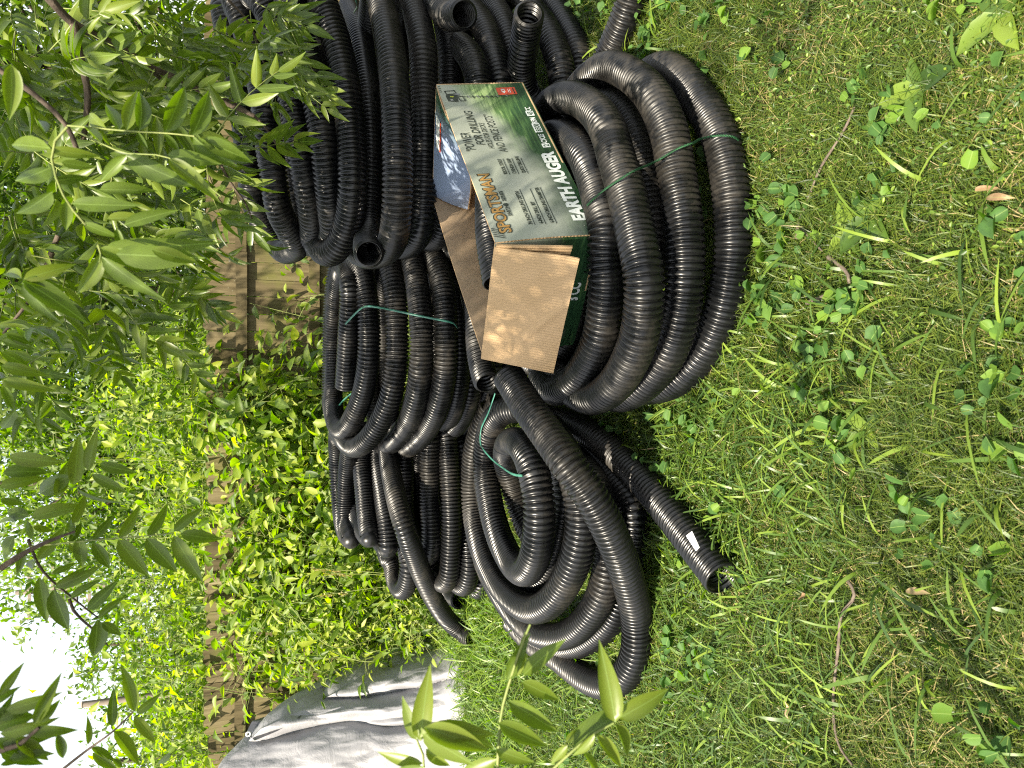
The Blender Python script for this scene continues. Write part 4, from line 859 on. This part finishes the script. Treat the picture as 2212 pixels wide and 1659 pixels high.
def tops(px, Y, n, jx=25, jy=25, jY=.25):
    out = []
    for k in range(n):
        a, b = px[k % len(px)]; out.append(GY(a+rng.normal(0, jx), b+rng.normal(0, jy), Y+rng.normal(0, jY)))
    return out
WV = 'weeds and vines along the fence'
def gb_(x, y, Y): p = GY(x, y, Y); return (p.x, Y, 0)
shrub('vine', gb_(720, 560, 6.5), [GY(600, 585, 6.75), GY(640, 560, 6.6), GY(655, 640, 6.6)], 'thin yellow green vine on the fence boards beside the tall pipe stack', 'vine', 26, .075, group=WV, spread=.06)
shrub('vine', gb_(720, 680, 6.5), [GY(590, 680, 6.75), GY(540, 655, 6.8), GY(620, 740, 6.7), GY(680, 690, 6.6)], 'sparse dark green vine climbing the fence above the strapped coil', 'vine', 34, .075, group=WV, spread=.08)
shrub('vine', gb_(760, 800, 6.5), [GY(500, 770, 6.8), GY(560, 830, 6.75), GY(470, 850, 6.75), GY(620, 850, 6.7), GY(660, 790, 6.6), GY(420, 800, 6.8)], 'vine crossing the fence rail behind the end of the strapped coil', 'vine', 60, .085, group=WV, spread=.11)
shrub('vine', gb_(760, 960, 6.4), tops([(500, 900), (560, 950), (470, 980), (620, 960), (660, 900), (540, 1010), (430, 940)], 6.65, 9), 'thick vine with hanging lobed leaves at the middle of the fence', 'vine', 80, .10, group=WV, spread=.13)
shrub('weed', gb_(800, 1050, 6.1), tops([(690, 960), (700, 1030), (660, 1060), (720, 1100)], 6.2, 8, 20, 20), 'leafy weeds at the fence foot right behind the leftmost pipe coil', 'weed', 75, .07, group=WV, spread=.12)
shrub('vine', gb_(800, 1130, 6.3), tops([(600, 1080), (560, 1150), (640, 1140), (500, 1120)], 6.6, 7), 'loose vine with pale heart leaves left of the fence gap', 'vine', 62, .085, group=WV, spread=.12)
shrub('weed', gb_(860, 1230, 5.9), tops([(690, 1180), (720, 1240), (760, 1270), (650, 1230), (800, 1260)], 6.0, 10), 'bright weed clump between the leftmost pipe coil and the fence', 'weed', 85, .07, group=WV, spread=.13)
shrub('shrub', gb_(880, 1330, 6.0), tops([(560, 1290), (620, 1340), (520, 1370), (680, 1310), (720, 1370), (600, 1260)], 6.3, 14), 'tall bushy weed with long pointed leaves in front of the fence', 'shrub', 95, .085, 'lance', 3, group=WV, spread=.14)
shrub('shrub', gb_(900, 1400, 5.8), tops([(700, 1400), (760, 1380), (650, 1440), (820, 1380), (600, 1450), (740, 1440)], 6.1, 14), 'dense shrub spilling toward the right edge of the tarp', 'shrub', 95, .08, 'lance', 3, group=WV, spread=.14)
shrub('weed', gb_(930, 1340, 5.5), tops([(860, 1290), (880, 1340), (840, 1360), (900, 1370)], 5.6, 9, 18, 18), 'low weeds at the foot of the shrub beside the trailing pipe end', 'weed', 55, .05, group=WV, spread=.10)
shrub('vine', gb_(600, 1480, 6.8), tops([(500, 1430), (540, 1470), (560, 1500), (480, 1400)], 6.7, 6, 15, 20, .05), 'short vine on the sunlit boards above the tarp', 'vine', 34, .07, group=WV, spread=.09)
shrub('vine', gb_(760, 930, 6.5), tops([(470, 870), (500, 940), (480, 1000), (450, 900)], 6.72, 9, 18, 22, .06), 'vine matted over the fence top above the middle of the fence', 'vine', 150, .085, group=WV, spread=.14)
shrub('vine', gb_(760, 1140, 6.5), tops([(480, 1120), (500, 1170), (470, 1220), (530, 1200)], 6.72, 9, 18, 22, .06), 'vine matted over the fence top just left of the fence gap', 'vine', 150, .08, group=WV, spread=.13)
shrub('vine', gb_(800, 1340, 6.5), tops([(490, 1290), (460, 1340), (500, 1400), (530, 1330)], 6.72, 10, 18, 22, .06), 'vine matted over the fence top behind the tall bushy weed', 'vine', 150, .08, group=WV, spread=.13)
TK = 'thicket beyond the fence'
for (px, lab) in [([(360, 720), (300, 780), (400, 800), (430, 740), (220, 800)], 'lime green thicket beyond the fence, above the strapped coil'),
                  ([(250, 880), (330, 860), (400, 900), (430, 850), (180, 900), (300, 930)], 'tallest yellow green shrub over the fence with a bare upright stem'),
                  ([(260, 980), (340, 960), (400, 1020), (440, 980), (330, 1040), (440, 1050)], 'lime green shrub leaning over the middle of the fence'),
                  ([(330, 1110), (400, 1100), (440, 1150), (360, 1180), (430, 1210), (300, 1150)], 'yellow green shrub over the fence near the fence gap'),
                  ([(290, 1260), (360, 1240), (420, 1280), (440, 1330), (330, 1320), (380, 1370)], 'bright thicket topping the fence above the tall weed'),
                  ([(270, 1440), (340, 1420), (410, 1440), (430, 1500), (330, 1500), (290, 1390)], 'mid green thicket over the fence beside the bare tan pole'),
                  ([(300, 1560), (370, 1540), (430, 1580), (340, 1620), (420, 1650), (280, 1660)], 'lime green thicket over the fence at the far left above the tarp')]:
    b = gb_(500, px[0][1]+30, 7.5)
    shrub('thicket', b, tops(px, 7.5, 30, 34, 30, .4), lab, 'shrub', 105, .075, 'ovate', 2, group=TK, spread=.19, sr=.008)
for q in [o for o in COL.objects if o.name.startswith('thicket')]: pass
# ---------------------------------------------------------------- trees beyond
def tree(base, h, rad, zc, nl, ls, label, tone=.5, holes=.35):
    root = empty('tree', base, label, 'tree', 'trees beyond the fence'); b = np.array(base, float); S_ = []
    V, Fq = tube_np([tuple(b+[0, 0, -.1]), tuple(b+[.08, 0, h*.35]), tuple(b+[-.05, .1, h*.7]), tuple(b+[.05, 0, h*.93])], .14*h/6, .03, 10, .2, .05); mk('trunk', V, Fq, M['bark'], root)
    ncl = int(70*rad*rad/2); P = []
    for k in range(ncl):
        u = rng.standard_normal(3); u /= np.linalg.norm(u); r_ = rng.random()**.45
        c = b+np.array([0, 0, zc])+u*r_*np.array([rad, rad, (h-zc)*.98]); 
        if c[2] < .5: continue
        if k % 4 == 0: S_.append(tube_np([tuple(b+[0, 0, max(.5, min(h*.85, c[2]*.75))]), tuple((b+c)/2+[0, 0, c[2]*.35]), tuple(c)], .03, .006, 5, .3))
        n = int(nl/ncl); sz = .30*rad/2*(0.6+.8*rng.random()); P.append(c+rng.normal(0, 1, (n, 3))*[sz, sz, sz*.7])
    P = np.concatenate(P); n = len(P); D = rng.standard_normal((n, 3))+np.array([0, 0, -.5])
    V, Fq, U, r = leaves('ovate', 2, P, D, rng.normal(0, .6, (n, 3))+np.array([-.2, -.3, .7]), ls*(.6+.8*rng.random(n)), .2, rnd=np.clip(rng.normal(tone, .22, n), 0, 1))
    mk('crown', V, Fq, M['tree'], root, uv=U, rnd=r); V, Fq = join(S_); mk('limbs', V, Fq, M['bark'], root)
    return root
tree((-1.5, 13.5, 0), 6.0, 2.1, 3.2, 15000, .12, 'airy pale green tree rising highest beyond the fence, gaps of sky in its crown', .6)
tree((1.2, 12.0, 0), 8.0, 2.4, 4.0, 22000, .13, 'tall tree behind the overhanging boughs above the strapped coil', .55)
tree((4.2, 11.5, 0), 8.5, 2.9, 4.2, 24000, .13, 'tall tree behind the boughs at the upper right', .5)
tree((-4.6, 15.0, 0), 4.0, 1.9, 2.2, 9000, .12, 'rounded low tree beyond the fence left of the utility pole', .5)
tree((-6.9, 15.5, 0), 4.1, 1.8, 2.2, 8000, .12, 'small round tree beyond the bare tan pole', .45)
tree((-3.2, 17.5, 0), 4.6, 1.9, 2.4, 7000, .14, 'darker tree just below the utility pole crossarms', .35)
tree((-0.2, 19.0, 0), 6.8, 3.0, 3.4, 9000, .17, 'dark tree filling the gap behind the airy tree', .25)
tree((-9.3, 17.0, 0), 3.8, 2.2, 2.0, 7000, .14, 'low far tree at the left edge of the view', .5)
tree((3.0, 17.0, 0), 8.5, 3.0, 4.4, 9000, .17, 'darkest tree at the back, behind the overhanging boughs', .3)

# ---------------------------------------------------------------- lawn
M['grass'] = m_leaf('grass_blade', [(0.0, (0.022, 0.042, 0.006)), (0.4, (0.055, 0.092, 0.011)), (0.78, (0.13, 0.16, 0.02)), (0.86, (0.22, 0.185, 0.07)), (1.0, (0.36, 0.28, 0.15))], .35, .5, veins=False)
M['broad'] = m_leaf('broad_grass', [(0.0, (0.03, 0.062, 0.014)), (0.6, (0.07, 0.125, 0.02)), (1.0, (0.17, 0.235, 0.03))], .35, .42, veins=False)
M['violet'] = m_leaf('violet_leaf', [(0.0, (0.03, 0.07, 0.02)), (0.6, (0.05, 0.11, 0.025)), (0.95, (0.10, 0.17, 0.02))], .3, .55, spec=.18)
def blades(P, H, W, lean, n=3, rnd=None, curl=1.0):
    m = len(P); a = rng.uniform(0, 2*np.pi, m); ld = np.stack([np.cos(a), np.sin(a), np.zeros(m)], 1)
    b = a+np.pi/2+rng.normal(0, .5, m); wd = np.stack([np.cos(b), np.sin(b), np.zeros(m)], 1)
    s = np.linspace(0, 1, n+1); V = np.zeros((m, 2*n+1, 3))
    for k in range(n+1):
        u = s[k]; c = P+ld*(lean*H*(u**(1+curl)))[:, None]; c[:, 2] += H*(u-.42*np.minimum(lean, 1.6)*u**2.2)
        if k < n: h = (W*(1-.35*u**2)/2)[:, None]; V[:, 2*k] = c-wd*h; V[:, 2*k+1] = c+wd*h
        else: V[:, 2*n] = c
    q = np.array([(2*k, 2*k+1, 2*k+3, 2*k+2) for k in range(n-1)]); t = np.array([(2*n-2, 2*n-1, 2*n)])
    o = (np.arange(m)*(2*n+1))[:, None, None]
    r = rng.random(m) if rnd is None else rnd
    return V.reshape(-1, 3), (q[None]+o).reshape(-1, 4), (t[None]+o).reshape(-1, 3), np.repeat(r, 2*n+1)
def scatter(n, y0, y1, pw=1.0, margin=.55):
    Y = y0+(y1-y0)*rng.random(n)**pw; hw = .53*Y+margin; X = (rng.random(n)*2-1)*hw; return X, Y
def density(X, Y, s, seed):
    return np.array([mnoise.noise(Vector((a*s+seed, b*s, seed))) for a, b in zip(X, Y)])
def sow(name, sets, mat, label):
    Vs, Q, T3, Rr_, off = [], [], [], [], 0
    for V, q, t, r in sets: Vs.append(V); Q.append(q+off); T3.append(t+off); Rr_.append(r); off += len(V)
    o = mk(name, np.concatenate(Vs), [np.concatenate(Q), np.concatenate(T3)], M[mat], None, rnd=np.concatenate(Rr_)); tag(o, label, 'grass', kind='stuff'); return o
sets = []
for (n, y0, y1, h, wd) in ((95000, .45, 2.3, .055, .0022), (90000, 2.2, 3.7, .065, .0030), (60000, 3.6, 5.6, .085, .0045), (26000, 5.5, 7.0, .11, .007)):
    X, Y = scatter(n, y0, y1, .8); D = density(X[::1], Y[::1], 2.2, 5.0) if n < 1 else (np.sin(X*5.1+1.3*np.sin(Y*3.7))*np.sin(Y*4.3+.9*np.sin(X*2.9)))
    dry = np.clip(rng.random(n)*.74+.16*(np.sin(X*3.1+2)*np.sin(Y*3.9+1) > .45)*rng.random(n)+.3*(rng.random(n) < .05), 0, 1)
    H = h*(.5+rng.random(n))*(1+.35*D); P = np.stack([X, Y, np.full(n, -.008)], 1)
    sets.append(blades(P, H, wd*(.6+.9*rng.random(n)), .35+1.3*rng.random(n), 3, dry))
# thatch: dead blades lying flat
n = 10000; X, Y = scatter(n, .5, 4.0, .9); P = np.stack([X, Y, rng.random(n)*.012], 1)
sets.append(blades(P, .012+.01*rng.random(n), .0018+.001*rng.random(n), 3+4*rng.random(n), 3, .84+.16*rng.random(n), .2))
sow('grass', sets, 'grass', 'fine unmown lawn grass with dry straw among it')
# broad arching blades
sets = []
n = 2600; X, Y = scatter(n, .5, 5.2, .85); keep = (np.sin(X*2.3-1.1)*np.sin(Y*2.9)+.9*rng.random(n)-.55*(X > .3)) > .05; X, Y = X[keep], Y[keep]; n = len(X)
sets.append(blades(np.stack([X, Y, np.zeros(n)], 1), .06+.09*rng.random(n), .006+.006*rng.random(n), .5+1.0*rng.random(n), 6, None))
n = 5200; X = rng.uniform(-1.9, .15, n); Y = rng.uniform(1.5, 3.6, n); sets.append(blades(np.stack([X, Y, np.zeros(n)], 1), .05+.07*rng.random(n), .004+.004*rng.random(n), .5+1.1*rng.random(n), 5, None))
n = 2600; X = rng.uniform(-2.4, -1.0, n); Y = rng.uniform(3.6, 5.3, n); sets.append(blades(np.stack([X, Y, np.zeros(n)], 1), .10+.12*rng.random(n), .006+.005*rng.random(n), .4+.9*rng.random(n), 5, .4+.6*rng.random(n)))
o = sow('coarse_grass', sets, 'broad', 'broad arching crabgrass blades through the lawn')
# violets, clover and oval weeds
def spread(name, kind, res, n, y0, y1, l0, l1, z0, z1, mat, label, xf=None, tilt=.45, patch=None):
    X, Y = scatter(n, y0, y1, .8)
    if kind == 'heart': k_ = rng.integers(0, n//6, n); X, Y = X[k_]+rng.normal(0, .032, n), Y[k_]+rng.normal(0, .032, n)
    if patch is not None: k_ = patch(X, Y); X, Y = X[k_], Y[k_]
    n = len(X); H = z0+(z1-z0)*rng.random(n); a = rng.uniform(0, 6.28, n)
    D = np.stack([np.cos(a), np.sin(a), rng.normal(0, tilt, n)], 1); Nn = np.stack([rng.normal(0, tilt, n), rng.normal(-.1, tilt, n), np.ones(n)], 1)
    L = l0+(l1-l0)*rng.random(n); P = np.stack([X, Y, H], 1); V, Fq, U, r = leaves(kind, res, P, D, Nn, L, .15, curl=.9)
    parts = [(V, Fq)]; st = []
    W = .0009
    root = P-norm(D)*.02*[1, 1, 0]; root[:, 2] = 0; s1 = np.stack([root+[-W, 0, 0], root+[W, 0, 0], P+[W, 0, 0], P+[-W, 0, 0]], 1).reshape(-1, 3)
    sq = (np.arange(n)*4)[:, None]+np.arange(4)[None]
    V2 = np.concatenate([V, s1]); F2 = np.concatenate([Fq, sq+len(V)]); U2 = np.concatenate([U, np.full((len(s1), 2), .3)]); r2 = np.concatenate([r, np.full(len(s1), .6)])
    o = mk(name, V2, F2, M[mat], None, uv=U2, rnd=r2); tag(o, label, 'ground cover', kind='stuff'); return o
spread('violets', 'heart', 6, 2100, .5, 3.2, .018, .040, .025, .065, 'violet', 'heart shaped violet leaves scattered through the lawn', patch=lambda X, Y: (np.sin(X*3.7+.6)*np.sin(Y*4.1+1.7)+1.1*rng.random(len(X))-.25*(X < -.4)) > .42)
spread('clover', 'oval', 3, 26000, .5, 4.2, .007, .016, .015, .05, 'broad', 'tiny clover and chickweed leaves filling the lawn', patch=lambda X, Y: (np.sin(X*2.1+2.6)*np.sin(Y*3.1+.7)+1.2*rng.random(len(X))) > .55)
# a few plantains as plants of their own
for k, (px, py, L) in enumerate([(1890, 470, .10), (1990, 190, .09), (2170, 30, .09), (1880, 930, .07), (1850, 500, .08)]):
    c = Gz(px, py, .01); root = empty('plantain', c, ['broad leaved plantain in the sunlit patch right of the green twine', 'plantain with upright strap leaves at the upper right lawn', 'round leaved plantain at the top right corner', 'small plantain in the middle of the lawn', 'plantain with a folded leaf near the forked twig'][k], 'weed', 'plantains in the lawn')
    a = rng.uniform(0, 6.28)+np.arange(4)*1.6; D = np.stack([np.cos(a), np.sin(a), np.full(4, .45)], 1); P = np.tile(np.array(c), (4, 1))
    V, Fq, U, r = leaves('ovate', 4, P, D, np.tile([0, 0, 1.0], (4, 1)), L*(.8+.4*rng.random(4)), .1); mk('foliage', V, Fq, M['broad'], root, uv=U, rnd=r)
# tall seed heads by the leftmost coil
for k, (a, b) in enumerate([((1215, 1215), (1255, 1140)), ((1220, 1225), (1262, 1150)), ((1258, 1245), (1300, 1165))]): pass
sh = empty('seed_grass', (-1.45, 5.1, 0), 'three tall grass stalks with seed heads between the leftmost coil and the fence', 'grass plant')
for (tx, ty) in ((672, 1228), (700, 1238), (688, 1287)):
    e = GY(tx, ty, 5.1); V, Fq = tube_np([(-1.4, 5.1, 0), tuple(Vector((-1.4, 5.1, 0)).lerp(e, .5)+Vector((.03, 0, .02))), tuple(e)], .0035, .002, 5, .05); mk('stalk', V, Fq, M['green_stem'], sh)
    q = np.array([list(Vector((-1.4, 5.1, 0)).lerp(e, .8+.2*u)) for u in rng.random(40)]); V, Fq, U, r = leaves('oval', 3, q, rng.normal(0, .4, (40, 3))+np.array([0, 0, 1]), rng.standard_normal((40, 3)), np.full(40, .02), .2); mk('seed_head', V, Fq, M['grass'], sh, uv=U, rnd=np.clip(r*.2+.8, 0, 1))
# fallen sticks and leaves
R8 = region(2900, 2000, 1.62); R6g = region(2900, 0, 1.659); R7g = region(2900, 1000, 1.659)
for pts, Rg, r0, r1, lab in [([(700, 450), (765, 565), (665, 665), (655, 850), (630, 1050), (615, 1250), (640, 1500), (740, 1640)], R8, .0045, .003, 'long crooked stick lying in the lawn at the bottom of the view'),
                             ([(770, 700), (700, 860), (600, 1010), (530, 1130), (470, 1300), (410, 1430), (390, 1560)], R6g, .003, .004, 'dark forked stick crossing the sunlit patch of lawn'),
                             ([(600, 20), (680, 80), (730, 130), (735, 190)], R7g, .006, .004, 'short grey stick by the grass tuft at mid lawn'),
                             ([(460, 320), (540, 290), (620, 250)], R7g, .006, .005, 'stub of pale wood in the grass next to the front coil'),
                             ([(420, 1480), (500, 1580), (560, 1640)], R6g, .0035, .0025, 'thin pale twig below the forked stick')]:
    P = [tuple(Gz(*Rg(*p), .03+.008*math.sin(i))) for i, p in enumerate(pts)]; V, Fq = tube_np(P, r0, r1, 7, .015, .25); o = mk('stick', V, Fq, M['twig']); tag(o, lab, 'stick', 'fallen sticks on the lawn')
M['dead'] = m_leaf('dead_leaf', [(0, (0.16, 0.09, 0.045)), (1, (0.34, 0.24, 0.15))], .15, .7)
for (x, y, Rg), lab in [((1550, 1250, R6g), 'curled brown dead leaf on the lawn, left of a second one'), ((1640, 1290, R6g), 'curled brown dead leaf on the lawn near the plantains'), ((320, 1230, R8), 'pale dead leaf beside the long crooked stick'), ((440, 545, R8), 'small pale dead leaf above the long crooked stick'), ((1090, 525, R8), 'pale papery leaf in the lawn under the violet clump')]:
    c = np.array(Gz(*Rg(x, y), .05)); V, Fq, U, r = leaves('lance', 10, [c], [rng.standard_normal(3)*[1, 1, .2]], [[.3, .2, 1]], [.055], .1); V[:, 2] += .006*np.sin(V[:, 0]*160); o = mk('dead_leaf', V, Fq, M['dead'], uv=U, rnd=r); tag(o, lab, 'dead leaf', 'dead leaves on the lawn')
